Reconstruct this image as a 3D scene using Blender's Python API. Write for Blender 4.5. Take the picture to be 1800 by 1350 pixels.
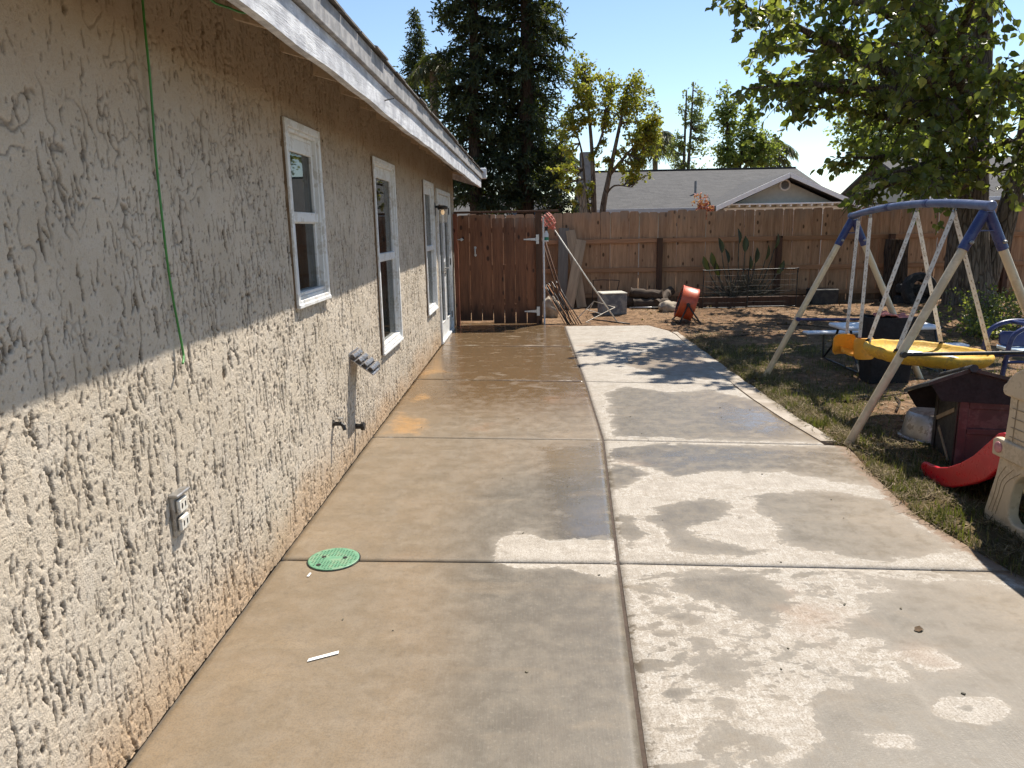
import bpy, math, random
import numpy as np
from mathutils import Vector, Matrix

for o in list(bpy.data.objects):
    bpy.data.objects.remove(o)
scene = bpy.context.scene
COL = scene.collection
random.seed(7)
RNG = np.random.default_rng(11)

# ------------------------------------------------------------------ camera
cam_d = bpy.data.cameras.new('camera')
cam_d.sensor_width = 36.0
cam_d.lens = 26.0
cam_d.clip_start = 0.05
cam_d.clip_end = 6000
cam = bpy.data.objects.new('camera', cam_d)
COL.objects.link(cam)
ROT = Matrix(((0.9995466, 0.0126855, 0.0273072), (0.024068, 0.2083382, -0.9777607), (-0.0180925, 0.9779746, 0.2079385)))
cam.matrix_world = Matrix.Translation((0, 0, 1.6)) @ ROT.to_4x4()
scene.camera = cam

# ------------------------------------------------------------------ sky, sun, exposure
SUN = Vector((0.40, 0.465, 1.0)).normalized()
world = bpy.data.worlds.new('World')
scene.world = world
world.use_nodes = True
wn = world.node_tree
bg = wn.nodes['Background']
sky = wn.nodes.new('ShaderNodeTexSky')
sky.sky_type = 'NISHITA'
sky.sun_disc = False
sky.sun_elevation = math.asin(SUN.z)
sky.sun_rotation = math.atan2(SUN.x, SUN.y)
sky.altitude = 100
sky.air_density = 1.0
sky.dust_density = 0.0
sky.ozone_density = 1.6
wn.links.new(sky.outputs[0], bg.inputs['Color'])
bg.inputs['Strength'].default_value = 0.10
sun_d = bpy.data.lights.new('sun', 'SUN')
sun_d.energy = 5.0
sun_d.angle = math.radians(0.55)
sun_d.color = (1.0, 0.94, 0.845)
sun = bpy.data.objects.new('sun', sun_d)
sun.rotation_euler = SUN.to_track_quat('Z', 'Y').to_euler()
COL.objects.link(sun)
scene.view_settings.view_transform = 'Standard'
scene.view_settings.look = 'None'
scene.view_settings.exposure = 0.80
scene.view_settings.gamma = 1.0
scene.view_settings.use_curve_mapping = False
scene.cycles.use_adaptive_sampling = True
scene.cycles.adaptive_threshold = 0.02
scene.cycles.max_bounces = 5
scene.cycles.diffuse_bounces = 3
scene.cycles.transmission_bounces = 4
scene.cycles.transparent_max_bounces = 12

# ------------------------------------------------------------------ helpers
ORI = {}

def V(*a):
    return np.array(a, float)

def empty(name, label=None, cat=None, loc=(0, 0, 0), group=None, kind=None):
    o = bpy.data.objects.new(name, None)
    COL.objects.link(o)
    o.location = loc
    o.empty_display_size = 0.1
    ORI[o.name] = np.array(loc, float)
    tag(o, label, cat, group, kind)
    return o

def tag(o, label=None, cat=None, group=None, kind=None):
    if label: o['label'] = label
    if cat: o['category'] = cat
    if group: o['group'] = group
    if kind: o['kind'] = kind
    return o

def basis(d):
    d = np.array(d, float); d /= np.linalg.norm(d)
    a = V(0, 0, 1) if abs(d[2]) < 0.9 else V(1, 0, 0)
    u = np.cross(d, a); u /= np.linalg.norm(u)
    return d, u, np.cross(u, d)

class MB:
    """collects geometry in world coordinates"""
    def __init__(s):
        s.v = []; s.f = []
    def add(s, vs, fs):
        n = len(s.v)
        s.v.extend([tuple(map(float, p)) for p in vs])
        s.f.extend([tuple(i + n for i in f) for f in fs])
        return s
    def box(s, a, b):
        (x0, y0, z0), (x1, y1, z1) = a, b
        return s.add([(x0,y0,z0),(x1,y0,z0),(x1,y1,z0),(x0,y1,z0),(x0,y0,z1),(x1,y0,z1),(x1,y1,z1),(x0,y1,z1)],
                     [(0,3,2,1),(4,5,6,7),(0,1,5,4),(1,2,6,5),(2,3,7,6),(3,0,4,7)])
    def cbox(s, a, b, c=0.004):
        """box with chamfered edges"""
        a = np.array(a, float); b = np.array(b, float)
        m = (a + b) / 2; h = (b - a) / 2
        c = min(c, h.min() * 0.8)
        vs = []; idx = {}
        for sx in (-1, 1):
            for sy in (-1, 1):
                for sz in (-1, 1):
                    for k in range(3):
                        p = [h[0] - c, h[1] - c, h[2] - c]; p[k] = h[k]
                        idx[(sx, sy, sz, k)] = len(vs)
                        vs.append(m + np.array(p) * (sx, sy, sz))
        fs = []
        for k in range(3):
            i, j = [(1, 2), (2, 0), (0, 1)][k]
            for sg in (-1, 1):
                q = []
                for (p, r) in ((-1, -1), (1, -1), (1, 1), (-1, 1)):
                    t = [0, 0, 0]; t[k] = sg; t[i] = p; t[j] = r
                    q.append(idx[(*t, k)])
                fs.append(tuple(q) if sg > 0 else tuple(q[::-1]))
        for k in range(3):      # edges
            i, j = [(1, 2), (2, 0), (0, 1)][k]
            for p in (-1, 1):
                for r in (-1, 1):
                    t = [0, 0, 0]; t[i] = p; t[j] = r
                    A = list(t); A[k] = -1; B = list(t); B[k] = 1
                    q = (idx[(*A, i)], idx[(*B, i)], idx[(*B, j)], idx[(*A, j)])
                    fs.append(q if p * r < 0 else q[::-1])
        for sx in (-1, 1):
            for sy in (-1, 1):
                for sz in (-1, 1):
                    q = (idx[(sx,sy,sz,0)], idx[(sx,sy,sz,1)], idx[(sx,sy,sz,2)])
                    fs.append(q if sx*sy*sz > 0 else q[::-1])
        return s.add(vs, fs)
    def bar(s, p, q, w, t, up=None, c=0.0):
        """rectangular bar from p to q, w across, t thick"""
        p = np.array(p, float); q = np.array(q, float)
        d = q - p; L = np.linalg.norm(d); d /= L
        if up is None: up = V(0, 0, 1) if abs(d[2]) < 0.9 else V(0, 1, 0)
        u = np.cross(d, up); u /= np.linalg.norm(u); n = np.cross(u, d)
        m = MB()
        if c > 0: m.cbox((0, -w/2, -t/2), (L, w/2, t/2), c)
        else: m.box((0, -w/2, -t/2), (L, w/2, t/2))
        return s.add([p + d*a[0] - u*a[1] + n*a[2] for a in m.v], m.f)
    def tube(s, pts, r, n=8, cap=True):
        pts = [np.array(p, float) for p in pts]
        rs = r if hasattr(r, '__len__') else [r] * len(pts)
        base = len(s.v); up = None
        for i, p in enumerate(pts):
            d = pts[min(i+1, len(pts)-1)] - pts[max(i-1, 0)]
            d = d / (np.linalg.norm(d) + 1e-9)
            if up is None:
                _, u, w = basis(d)
            else:
                u = up - d * np.dot(up, d); u /= (np.linalg.norm(u) + 1e-9); w = np.cross(u, d)
            up = u
            for k in range(n):
                a = 2 * math.pi * k / n
                s.v.append(tuple(p + rs[i] * (u * math.cos(a) + w * math.sin(a))))
        for i in range(len(pts) - 1):
            for k in range(n):
                a = base + i*n + k; b = base + i*n + (k+1) % n
                s.f.append((a, a + n, b + n, b))
        if cap:
            s.f.append(tuple(base + k for k in range(n)))
            s.f.append(tuple(base + (len(pts)-1)*n + n - 1 - k for k in range(n)))
        return s
    def lathe(s, c, prof, n=24, axis=(0, 0, 1), caps=True):
        """prof: list of (radius, height)"""
        d, u, w = basis(axis); c = np.array(c, float)
        base = len(s.v)
        for (r, h) in prof:
            for k in range(n):
                a = 2 * math.pi * k / n
                s.v.append(tuple(c + d*h + r * (u*math.cos(a) + w*math.sin(a))))
        for i in range(len(prof) - 1):
            for k in range(n):
                a = base + i*n + k; b = base + i*n + (k+1) % n
                s.f.append((a, b, b + n, a + n))
        if caps:
            s.f.append(tuple(base + n - 1 - k for k in range(n)))
            s.f.append(tuple(base + (len(prof)-1)*n + k for k in range(n)))
        return s
    def prism(s, outline, o, u, w, t):
        """outline 2-D polygon in plane (u, w) at origin o, extruded along u x w by t"""
        o, u, w = [np.array(a, float) for a in (o, u, w)]
        nrm = np.cross(u, w); nrm /= np.linalg.norm(nrm)
        A = [o + u*a + w*b for a, b in outline]; B = [p + nrm*t for p in A]
        n = len(A)
        fs = [tuple(range(n))[::-1], tuple(range(n, 2*n))]
        fs += [(i, (i+1) % n, n + (i+1) % n, n + i) for i in range(n)]
        return s.add(A + B, fs)
    def build(s, name, mat, parent=None, smooth=False, bevel=0, loc=None):
        """link as one mesh object; vertices are stored relative to the parent's (or own) origin"""
        if parent is not None: org = ORI[parent.name]
        else: org = np.array(loc if loc is not None else (0, 0, 0), float)
        me = bpy.data.meshes.new(name)
        me.from_pydata([tuple(np.array(p) - org) for p in s.v], [], s.f)
        return finish(name, me, mat, parent, org, smooth, bevel)

def finish(name, me, mat, parent, org, smooth=False, bevel=0):
    me.validate(); me.update()
    if smooth:
        me.polygons.foreach_set('use_smooth', [True] * len(me.polygons))
    o = bpy.data.objects.new(name, me)
    COL.objects.link(o)
    if mat is not None: me.materials.append(mat)
    if parent is not None:
        o.parent = parent
    else:
        o.location = org
    ORI[o.name] = np.array(org, float)
    if smooth == 'auto':
        md = o.modifiers.new('edge', 'EDGE_SPLIT'); md.split_angle = math.radians(38)
    if bevel:
        md = o.modifiers.new('bevel', 'BEVEL'); md.width = bevel; md.segments = 2; md.limit_method = 'ANGLE'
    return o

def np_mesh(name, verts, faces, mat, parent=None, org=(0, 0, 0), smooth=False, attrs=None):
    """faces: (n,k) array; attrs: {name: per-vertex float array}"""
    if parent is not None: org = ORI[parent.name]
    verts = np.asarray(verts, np.float32) - np.asarray(org, np.float32)
    faces = np.asarray(faces, np.int32)
    me = bpy.data.meshes.new(name)
    me.vertices.add(len(verts)); me.vertices.foreach_set('co', verts.ravel())
    k = faces.shape[1]
    me.loops.add(faces.size); me.loops.foreach_set('vertex_index', faces.ravel())
    me.polygons.add(len(faces))
    me.polygons.foreach_set('loop_start', np.arange(0, faces.size, k, dtype=np.int32))
    if smooth: me.polygons.foreach_set('use_smooth', np.ones(len(faces), bool))
    me.update(calc_edges=True)
    if attrs:
        for n, a in attrs.items():
            at = me.attributes.new(n, 'FLOAT', 'POINT')
            at.data.foreach_set('value', np.asarray(a, np.float32).ravel())
    o = bpy.data.objects.new(name, me)
    COL.objects.link(o)
    if mat is not None: me.materials.append(mat)
    if parent is not None: o.parent = parent
    else: o.location = org
    ORI[o.name] = np.array(org, float)
    return o

# numpy gradient noise
def perlin(x, y, seed=0):
    r = np.random.default_rng(seed)
    perm = r.permutation(512); ang = r.random(512) * 2 * np.pi
    gx, gy = np.cos(ang), np.sin(ang)
    x = np.asarray(x, float); y = np.asarray(y, float)
    xi = np.floor(x).astype(int); yi = np.floor(y).astype(int)
    xf = x - xi; yf = y - yi
    def g(ix, iy, dx, dy):
        h = perm[(perm[ix % 512] + iy) % 512]
        return gx[h] * dx + gy[h] * dy
    u = xf**3 * (xf * (xf*6 - 15) + 10); v = yf**3 * (yf * (yf*6 - 15) + 10)
    a = g(xi, yi, xf, yf); b = g(xi+1, yi, xf-1, yf)
    c = g(xi, yi+1, xf, yf-1); d = g(xi+1, yi+1, xf-1, yf-1)
    return ((a*(1-u) + b*u) * (1-v) + (c*(1-u) + d*u) * v) * 1.5

def sstep(a, b, x):
    t = np.clip((x - a) / (b - a), 0, 1)
    return t * t * (3 - 2*t)

def poly_sd(px, py, poly):
    """signed distance, positive inside"""
    P = np.array(poly, float); n = len(P)
    d = np.full(px.shape, 1e9); ins = np.zeros(px.shape, bool)
    for i in range(n):
        a = P[i]; b = P[(i+1) % n]; e = b - a
        wx, wy = px - a[0], py - a[1]
        t = np.clip((wx*e[0] + wy*e[1]) / (e @ e), 0, 1)
        d = np.minimum(d, (wx - e[0]*t)**2 + (wy - e[1]*t)**2)
        c = ((a[1] > py) != (b[1] > py)) & (px < (b[0]-a[0]) * (py-a[1]) / (b[1]-a[1] + 1e-12) + a[0])
        ins ^= c
    d = np.sqrt(d)
    return np.where(ins, d, -d)

# ------------------------------------------------------------------ materials
class NT:
    def __init__(s, name):
        s.m = bpy.data.materials.new(name); s.m.use_nodes = True
        s.t = s.m.node_tree; s.n = s.t.nodes
        s.b = s.n['Principled BSDF']; s.out = s.n['Material Output']
        s._pos = None
    def link(s, a, b): s.t.links.new(a, b)
    def node(s, t, **kw):
        n = s.n.new(t)
        for k, v in kw.items(): setattr(n, k, v)
        return n
    def val(s, sock, v):
        if hasattr(v, 'is_output') or isinstance(v, bpy.types.NodeSocket): s.link(v, sock)
        elif isinstance(v, (tuple, list)): sock.default_value = (*v, 1) if len(v) == 3 and len(sock.default_value) == 4 else v
        else: sock.default_value = v
    def pos(s, scale=(1, 1, 1), obj=False, rot=(0, 0, 0)):
        if obj: src = s.node('ShaderNodeTexCoord').outputs['Object']
        else: src = s.node('ShaderNodeNewGeometry').outputs['Position']
        mp = s.node('ShaderNodeMapping'); mp.inputs['Scale'].default_value = scale; mp.inputs['Rotation'].default_value = rot
        s.link(src, mp.inputs['Vector']); return mp.outputs[0]
    def noise(s, vec, scale=5, detail=4, rough=0.55, dist=0.0):
        n = s.node('ShaderNodeTexNoise'); n.inputs['Scale'].default_value = scale; n.inputs['Detail'].default_value = detail
        n.inputs['Roughness'].default_value = rough; n.inputs['Distortion'].default_value = dist
        s.link(vec, n.inputs['Vector']); return n.outputs['Fac']
    def voro(s, vec, scale=5, feature='F1', out='Distance', rand=1.0):
        n = s.node('ShaderNodeTexVoronoi', feature=feature); n.inputs['Scale'].default_value = scale; n.inputs['Randomness'].default_value = rand
        s.link(vec, n.inputs['Vector']); return n.outputs[out]
    def math(s, op, a, b=0.0, c=0.0):
        n = s.node('ShaderNodeMath', operation=op)
        s.val(n.inputs[0], a); s.val(n.inputs[1], b); s.val(n.inputs[2], c); return n.outputs[0]
    def ramp(s, fac, lo, hi, a=0.0, b=1.0):
        n = s.node('ShaderNodeMapRange', interpolation_type='SMOOTHSTEP')
        s.val(n.inputs[0], fac); s.val(n.inputs[1], lo); s.val(n.inputs[2], hi); s.val(n.inputs[3], a); s.val(n.inputs[4], b)
        return n.outputs[0]
    def mix(s, fac, a, b, blend='MIX'):
        n = s.node('ShaderNodeMix', data_type='RGBA', blend_type=blend)
        s.val(n.inputs[0], fac); s.val(n.inputs[6], a); s.val(n.inputs[7], b); return n.outputs[2]
    def attr(s, name):
        n = s.node('ShaderNodeAttribute', attribute_name=name); return n.outputs['Fac']
    def rand(s): return s.node('ShaderNodeObjectInfo').outputs['Random']
    def bump(s, h, strength=0.3, dist=0.01):
        n = s.node('ShaderNodeBump'); n.inputs['Strength'].default_value = strength; n.inputs['Distance'].default_value = dist
        s.link(h, n.inputs['Height']); s.link(n.outputs[0], s.b.inputs['Normal']); return n.outputs[0]
    def set(s, color=None, rough=None, metal=None, spec=None, **kw):
        if color is not None: s.val(s.b.inputs['Base Color'], color)
        if rough is not None: s.val(s.b.inputs['Roughness'], rough)
        if metal is not None: s.val(s.b.inputs['Metallic'], metal)
        if spec is not None: s.val(s.b.inputs['Specular IOR Level'], spec)
        for k, v in kw.items(): s.val(s.b.inputs[k], v)
        return s.m

def mat_plain(name, c, rough=0.6, metal=0.0, var=0.18, scale=9, dirt=None, dirt_amt=0.35, bump=0.12, bs=60, spec=None, obj=True):
    """paint / plastic / metal with tonal variation, grime and fine relief"""
    t = NT(name); p = t.pos(obj=obj)
    n = t.noise(p, scale, 3, 0.6); n2 = t.noise(p, scale * 5.3, 3, 0.6)
    dark = tuple(x * (1 - var) for x in c); lite = tuple(min(1, x * (1 + var)) for x in c)
    col = t.mix(t.ramp(n, 0.3, 0.7), dark, lite)
    if dirt is not None:
        d = t.ramp(t.math('MULTIPLY', n2, t.ramp(n, 0.35, 0.6)), 0.32, 0.5, 0, dirt_amt)
        col = t.mix(d, col, dirt)
    t.bump(t.noise(p, bs, 2), bump, 0.004)
    return t.set(col, t.ramp(n2, 0.2, 0.8, max(0.02, rough - 0.12), min(1, rough + 0.12)), metal, spec)

def mat_wood(name, c1, c2, c3, rough=0.8, grain=(14, 14, 1.2), knots=True, spec=0.25, gs=3.0, splash=0.0):
    """boards: grain along local Z, tone varies board by board"""
    t = NT(name); p = t.pos(grain, obj=True); r = t.rand()
    off = t.node('ShaderNodeVectorMath', operation='ADD'); t.link(p, off.inputs[0])
    cmb = t.node('ShaderNodeCombineXYZ'); t.link(t.math('MULTIPLY', r, 37.0), cmb.inputs[0]); t.link(t.math('MULTIPLY', r, 91.0), cmb.inputs[2])
    t.link(cmb.outputs[0], off.inputs[1]); q = off.outputs[0]
    n = t.noise(q, gs, 6, 0.65, 0.6); n2 = t.noise(q, gs * 0.35, 3)
    col = t.mix(r, c1, c2)
    col = t.mix(t.math('MULTIPLY', t.ramp(t.math('FRACT', t.math('MULTIPLY', r, 7.31)), .45, 1.0), .55), col, tuple(x * .62 for x in c2))
    col = t.mix(t.ramp(n, 0.35, 0.72, 0, 0.75), col, c3)
    col = t.mix(t.ramp(n2, 0.4, 0.7, 0, 0.35), col, tuple(x * 1.35 for x in c1))
    h = n
    if knots:
        mp = t.node('ShaderNodeMapping'); mp.inputs['Scale'].default_value = (0.5, 0.5, 3.2); t.link(q, mp.inputs[0])
        v = t.voro(mp.outputs[0], 0.95)
        k = t.ramp(v, 0.10, 0.19, 1, 0)
        col = t.mix(t.math('MULTIPLY', k, 0.85), col, tuple(x * 0.25 for x in c3))
    if splash:                                                   # soil splashed up the foot, grey weathering streaks down from the top
        sz = t.node('ShaderNodeSeparateXYZ'); t.link(t.node('ShaderNodeTexCoord').outputs['Object'], sz.inputs[0])
        wn_ = t.noise(t.pos((3, 3, .7)), 2.5, 3, .6)
        lo = t.ramp(t.math('ADD', sz.outputs[2], t.math('MULTIPLY', t.math('SUBTRACT', wn_, .5), .5)), .02, .34, splash, 0)
        col = t.mix(lo, col, tuple(x * .30 for x in c3))
        hi = t.ramp(t.math('ADD', sz.outputs[2], t.math('MULTIPLY', wn_, .9)), 1.95, 2.45, 0, splash*.8)
        col = t.mix(hi, col, (.30, .235, .18))
    t.bump(h, 0.35, 0.004)
    return t.set(col, rough, 0, spec)

def mat_leaf(name, c1, c2, c3, trans=0.35, rough=0.55):
    """foliage lit from behind; tone is a per-leaf attribute"""
    t = NT(name); a = t.attr('tone')
    col = t.mix(t.ramp(a, 0.0, 0.6), c1, c2); col = t.mix(t.ramp(a, 0.72, 1.0), col, c3)
    t.set(col, rough, 0, 0.35)
    tr = t.node('ShaderNodeBsdfTranslucent'); t.link(t.mix(0.5, col, (0.35, 0.42, 0.03)), tr.inputs[0])
    mx = t.node('ShaderNodeMixShader'); mx.inputs[0].default_value = trans
    t.link(t.b.outputs[0], mx.inputs[1]); t.link(tr.outputs[0], mx.inputs[2]); t.link(mx.outputs[0], t.out.inputs[0])
    return t.m

def mat_glass(name, c=(0.012, 0.016, 0.016), rough=0.02, mixv=0.35):
    """window pane: clear reflective glass that lets part of the room show"""
    t = NT(name)
    t.set(c, rough, 0, 0.9)
    t.b.inputs['IOR'].default_value = 1.6
    tr = t.node('ShaderNodeBsdfTransparent'); tr.inputs[0].default_value = (0.8, 0.85, 0.82, 1)
    mx = t.node('ShaderNodeMixShader'); mx.inputs[0].default_value = mixv
    t.link(t.b.outputs[0], mx.inputs[1]); t.link(tr.outputs[0], mx.inputs[2]); t.link(mx.outputs[0], t.out.inputs[0])
    return t.m

M = {}
M['white_vinyl'] = mat_plain('white_vinyl', (0.74, 0.74, 0.72), 0.42, var=0.07, dirt=(0.40, 0.34, 0.26), dirt_amt=0.45, bump=0.03)
M['brown_edge'] = mat_plain('brown_edge', (0.17, 0.11, 0.06), 0.8, dirt=(0.3, 0.24, 0.17))
M['glass'] = mat_glass('window_glass')
M['screen'] = mat_glass('insect_screen', (0.02, 0.021, 0.023), 0.5, 0.25)
M['room'] = mat_plain('room_dark', (0.10, 0.095, 0.09), 0.9)
M['curtain'] = mat_plain('curtain_cloth', (0.42, 0.41, 0.40), 0.9, var=0.1)
M['black_metal'] = mat_plain('black_metal', (0.018, 0.018, 0.019), 0.42, 0.3, dirt=(0.12, 0.09, 0.06), dirt_amt=0.3)
M['steel'] = mat_plain('galvanised_steel', (0.40, 0.39, 0.375), 0.42, 0.85, dirt=(0.16, 0.13, 0.10), dirt_amt=0.6)
M['dark_felt'] = mat_plain('joint_felt', (0.055, 0.036, 0.024), 0.95, scale=20)
M['green_cable'] = mat_plain('green_cable', (0.05, 0.22, 0.04), 0.4, var=0.12)
M['rope'] = mat_plain('worn_white_plastic', (0.66, 0.62, 0.54), 0.6, var=0.12, dirt=(0.30, 0.22, 0.14), dirt_amt=0.55, scale=16)
M['cream_metal'] = mat_plain('cream_painted_tube', (0.60, 0.49, 0.31), 0.40, var=0.06, dirt=(0.32, 0.22, 0.12), dirt_amt=0.35, scale=3)
M['blue_metal'] = mat_plain('blue_painted_steel', (0.016, 0.025, 0.105), 0.38, var=0.12, dirt=(0.10, 0.12, 0.2), dirt_amt=0.25)
M['blue_faded'] = mat_plain('blue_faded_steel', (0.085, 0.105, 0.19), 0.42, var=0.08, dirt=(0.22, 0.25, 0.33), dirt_amt=0.25, scale=4)
M['yellow_fabric'] = mat_plain('yellow_fabric', (0.62, 0.36, 0.03), 0.72, var=0.2, dirt=(0.30, 0.17, 0.05), dirt_amt=0.5, bump=0.3)
M['yellow_plastic'] = mat_plain('yellow_plastic', (0.78, 0.34, 0.02), 0.45, var=0.12, dirt=(0.35, 0.16, 0.03))
M['red_plastic'] = mat_plain('red_plastic', (0.50, 0.012, 0.022), 0.34, var=0.12, scale=7, dirt=(0.25, 0.03, 0.03), dirt_amt=0.3)
M['beige_plastic'] = mat_plain('beige_plastic', (0.56, 0.45, 0.30), 0.55, var=0.07, dirt=(0.30, 0.22, 0.14), dirt_amt=0.4)
M['beige_groove'] = mat_plain('beige_groove', (0.30, 0.23, 0.15), 0.7)
M['pink_plastic'] = mat_plain('faded_pink_plastic', (0.55, 0.22, 0.22), 0.5)
M['green_plastic'] = mat_plain('green_plastic', (0.02, 0.20, 0.12), 0.45)
M['dark_red'] = mat_plain('dark_brown_plastic', (0.045, 0.020, 0.021), 0.55, var=0.2, dirt=(0.12, 0.075, 0.07), dirt_amt=0.4)
M['charcoal'] = mat_plain('charcoal_plastic', (0.018, 0.017, 0.017), 0.6, dirt=(0.07, 0.06, 0.05), dirt_amt=0.4)
M['white_plastic'] = mat_plain('white_plastic', (0.72, 0.73, 0.75), 0.45, var=0.06, dirt=(0.42, 0.38, 0.32), dirt_amt=0.3)
M['black_fabric'] = mat_plain('black_fabric', (0.012, 0.012, 0.013), 0.9, var=0.3, bump=0.3)
M['orange_metal'] = mat_plain('orange_painted_metal', (0.55, 0.085, 0.025), 0.42, var=0.15, dirt=(0.30, 0.09, 0.05), dirt_amt=0.5)
M['green_lid'] = mat_plain('green_lid_plastic', (0.105, 0.25, 0.145), 0.6, var=0.14, scale=22, dirt=(0.20, 0.24, 0.15), dirt_amt=0.5)
M['block'] = mat_plain('weathered_block', (0.16, 0.16, 0.165), 0.9, var=0.25, dirt=(0.33, 0.30, 0.25), dirt_amt=0.5, bump=0.5)
M['block_top'] = mat_plain('block_top', (0.42, 0.39, 0.33), 0.9, var=0.2, bump=0.4)
M['rock'] = mat_plain('rock', (0.33, 0.27, 0.20), 0.95, var=0.3, bump=0.7, bs=25)
M['bark'] = None
M['rubber'] = mat_plain('tyre_rubber', (0.02, 0.02, 0.02), 0.85, dirt=(0.12, 0.1, 0.08))
M['fence_wood'] = mat_wood('cedar_fence_boards', (0.50, 0.295, 0.17), (0.36, 0.205, 0.118), (0.235, 0.12, 0.066), splash=.75)
M['rail_wood'] = mat_wood('fence_rail_wood', (0.42, 0.215, 0.115), (0.36, 0.19, 0.10), (0.27, 0.14, 0.075), grain=(1.2, 14, 14))
M['post_wood'] = mat_wood('fence_post_wood', (0.11, 0.055, 0.035), (0.09, 0.05, 0.03), (0.05, 0.025, 0.017))
M['gate_wood'] = mat_wood('stained_gate_boards', (0.25, 0.100, 0.046), (0.16, 0.064, 0.030), (0.078, 0.030, 0.014), rough=0.62, spec=0.35, splash=.8)
M['plank_wood'] = mat_wood('weathered_plank', (0.46, 0.33, 0.21), (0.38, 0.26, 0.165), (0.25, 0.165, 0.10), knots=False)
M['log_wood'] = mat_wood('dry_log', (0.085, 0.058, 0.04), (0.06, 0.043, 0.03), (0.026, 0.018, 0.013), grain=(6, 6, 6), knots=False)

def bark(name, c1, c2, zs=1.2):
    t = NT(name); p = t.pos((9, 9, zs)); n = t.noise(p, 2.2, 6, 0.7, 0.8)
    v = t.voro(t.pos((7, 7, zs)), 2.0, 'DISTANCE_TO_EDGE')
    col = t.mix(t.ramp(n, 0.3, 0.7), c1, c2); col = t.mix(t.ramp(v, 0, 0.12, 0.7, 0), col, tuple(x * 0.3 for x in c1))
    t.bump(t.math('ADD', n, t.ramp(v, 0, 0.2)), 0.8, 0.03)
    return t.set(col, 0.95, 0, 0.2)
M['bark'] = bark('grey_brown_bark', (0.10, 0.075, 0.055), (0.21, 0.17, 0.13))
M['bark_dark'] = bark('dark_bark', (0.05, 0.035, 0.025), (0.10, 0.07, 0.05))
M['bark_pale'] = bark('pale_bark', (0.20, 0.16, 0.11), (0.32, 0.27, 0.20))

# ================================================================== GROUND
def slab_right(y):
    """right-hand edge of the concrete"""
    return np.interp(y, [-3, 1.9, 3.19, 3.33, 3.51, 3.71, 3.91, 4.2, 4.63, 5.06, 5.2, 5.3, 6.6, 8, 10.8, 11.2, 12.0],
                    [2.5, 2.32, 2.22, 2.19, 2.17, 2.14, 2.115, 2.14, 2.19, 2.26, 2.275, 2.22, 2.205, 2.2, 2.2, 2.17, 1.85])

def gz(x, y):
    """height of the soil"""
    x = np.asarray(x, float); y = np.asarray(y, float)
    far = sstep(60, 30, np.hypot(x, y - 8))
    n = 0.018 * perlin(x*0.9, y*0.9, 3) + 0.012 * perlin(x*3.1, y*3.1, 4) + 0.008 * perlin(x*9, y*9, 5) + 0.004 * perlin(x*23, y*23, 6)
    z = -0.004 + n * far
    z = z + 0.05 * sstep(12.4, 14.2, y) * sstep(0.4, 1.2, x) * sstep(20, 15.5, y)
    z = z + 0.16 * np.exp(-((x-7.7)**2 + (y-12.9)**2) / 1.6)
    d = x - slab_right(y)                               # soil tucks against the slab edge
    lip = sstep(0.16, 0.0, np.abs(d)) * (y < 12.1)
    z = z * (1 - 0.6*lip) - 0.012 * lip
    under = (x < slab_right(y) + 0.01) & (y < 12.05) & (x > -3) | ((x < 0.2) & (y < 12.7))
    return np.where(under & (y > -40) & (x > -30), -0.11, z)

def axis_pts(lo, hi, step, far=2600):
    a = np.arange(lo, hi + step/2, step)
    g = []; s = step
    while (g[-1] if g else 0) < far:
        s *= 1.6; g.append((g[-1] if g else 0) + s)
    g = np.array(g)
    return np.concatenate([lo - g[::-1], a, hi + g])

gxs = axis_pts(-1.6, 9.4, 0.05); gys = axis_pts(1.5, 15.2, 0.05)
GX, GY = np.meshgrid(gxs, gys)
nx, ny = len(gxs), len(gys)
gi = np.arange(nx*ny).reshape(ny, nx)
gf = np.stack([gi[:-1,:-1], gi[:-1,1:], gi[1:,1:], gi[1:,:-1]], -1).reshape(-1, 4)

def grass_mask(x, y):
    d = x - slab_right(np.minimum(y, 11.5))
    m = 0.8 * sstep(1.0, 0.15, d) * sstep(10.5, 7.5, y) + 0.35
    m = m + 0.8 * perlin(x*0.9 + 3, y*0.9, 21) + 0.4 * perlin(x*2.7, y*2.7, 22)
    m = m - 0.9 * sstep(9.2, 11.5, y) + 0.7*np.exp(-((x-7.0)**2 + (y-10.8)**2)/1.8)
    m = m + 0.25*sstep(6.5, 3.5, y)
    return np.clip(m, 0, 1) * (d > 0.02) * (x > 1.7)

t = NT('soil')
p = t.pos(); n1 = t.noise(p, 1.1, 3, 0.6); n2 = t.noise(p, 7, 4, 0.65); n3 = t.noise(p, 55, 3, 0.7)
col = t.mix(t.ramp(n1, 0.35, 0.65), (0.20, 0.115, 0.062), (0.28, 0.175, 0.10))
col = t.mix(t.ramp(n2, 0.42, 0.62, 0, 0.8), col, (0.085, 0.050, 0.028))
col = t.mix(t.ramp(n3, 0.45, 0.75, 0, 0.6), col, (0.32, 0.215, 0.13))
thatch = t.mix(t.ramp(n2, 0.4, 0.6), (0.045, 0.040, 0.018), (0.13, 0.095, 0.045))
col = t.mix(t.ramp(t.math('ADD', t.attr('grass'), t.math('MULTIPLY', t.math('SUBTRACT', n2, 0.5), 0.8)), 0.2, 0.6, 0, 0.85), col, thatch)
t.bump(t.math('ADD', n3, t.math('MULTIPLY', n2, 1.5)), 0.9, 0.03)
M['soil'] = t.set(col, 0.97, 0, 0.15)
ground = np_mesh('ground', np.stack([GX.ravel(), GY.ravel(), gz(GX, GY).ravel()], 1), gf, M['soil'], smooth=True,
                 attrs={'grass': grass_mask(GX, GY).ravel()})
tag(ground, kind='structure')

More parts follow.
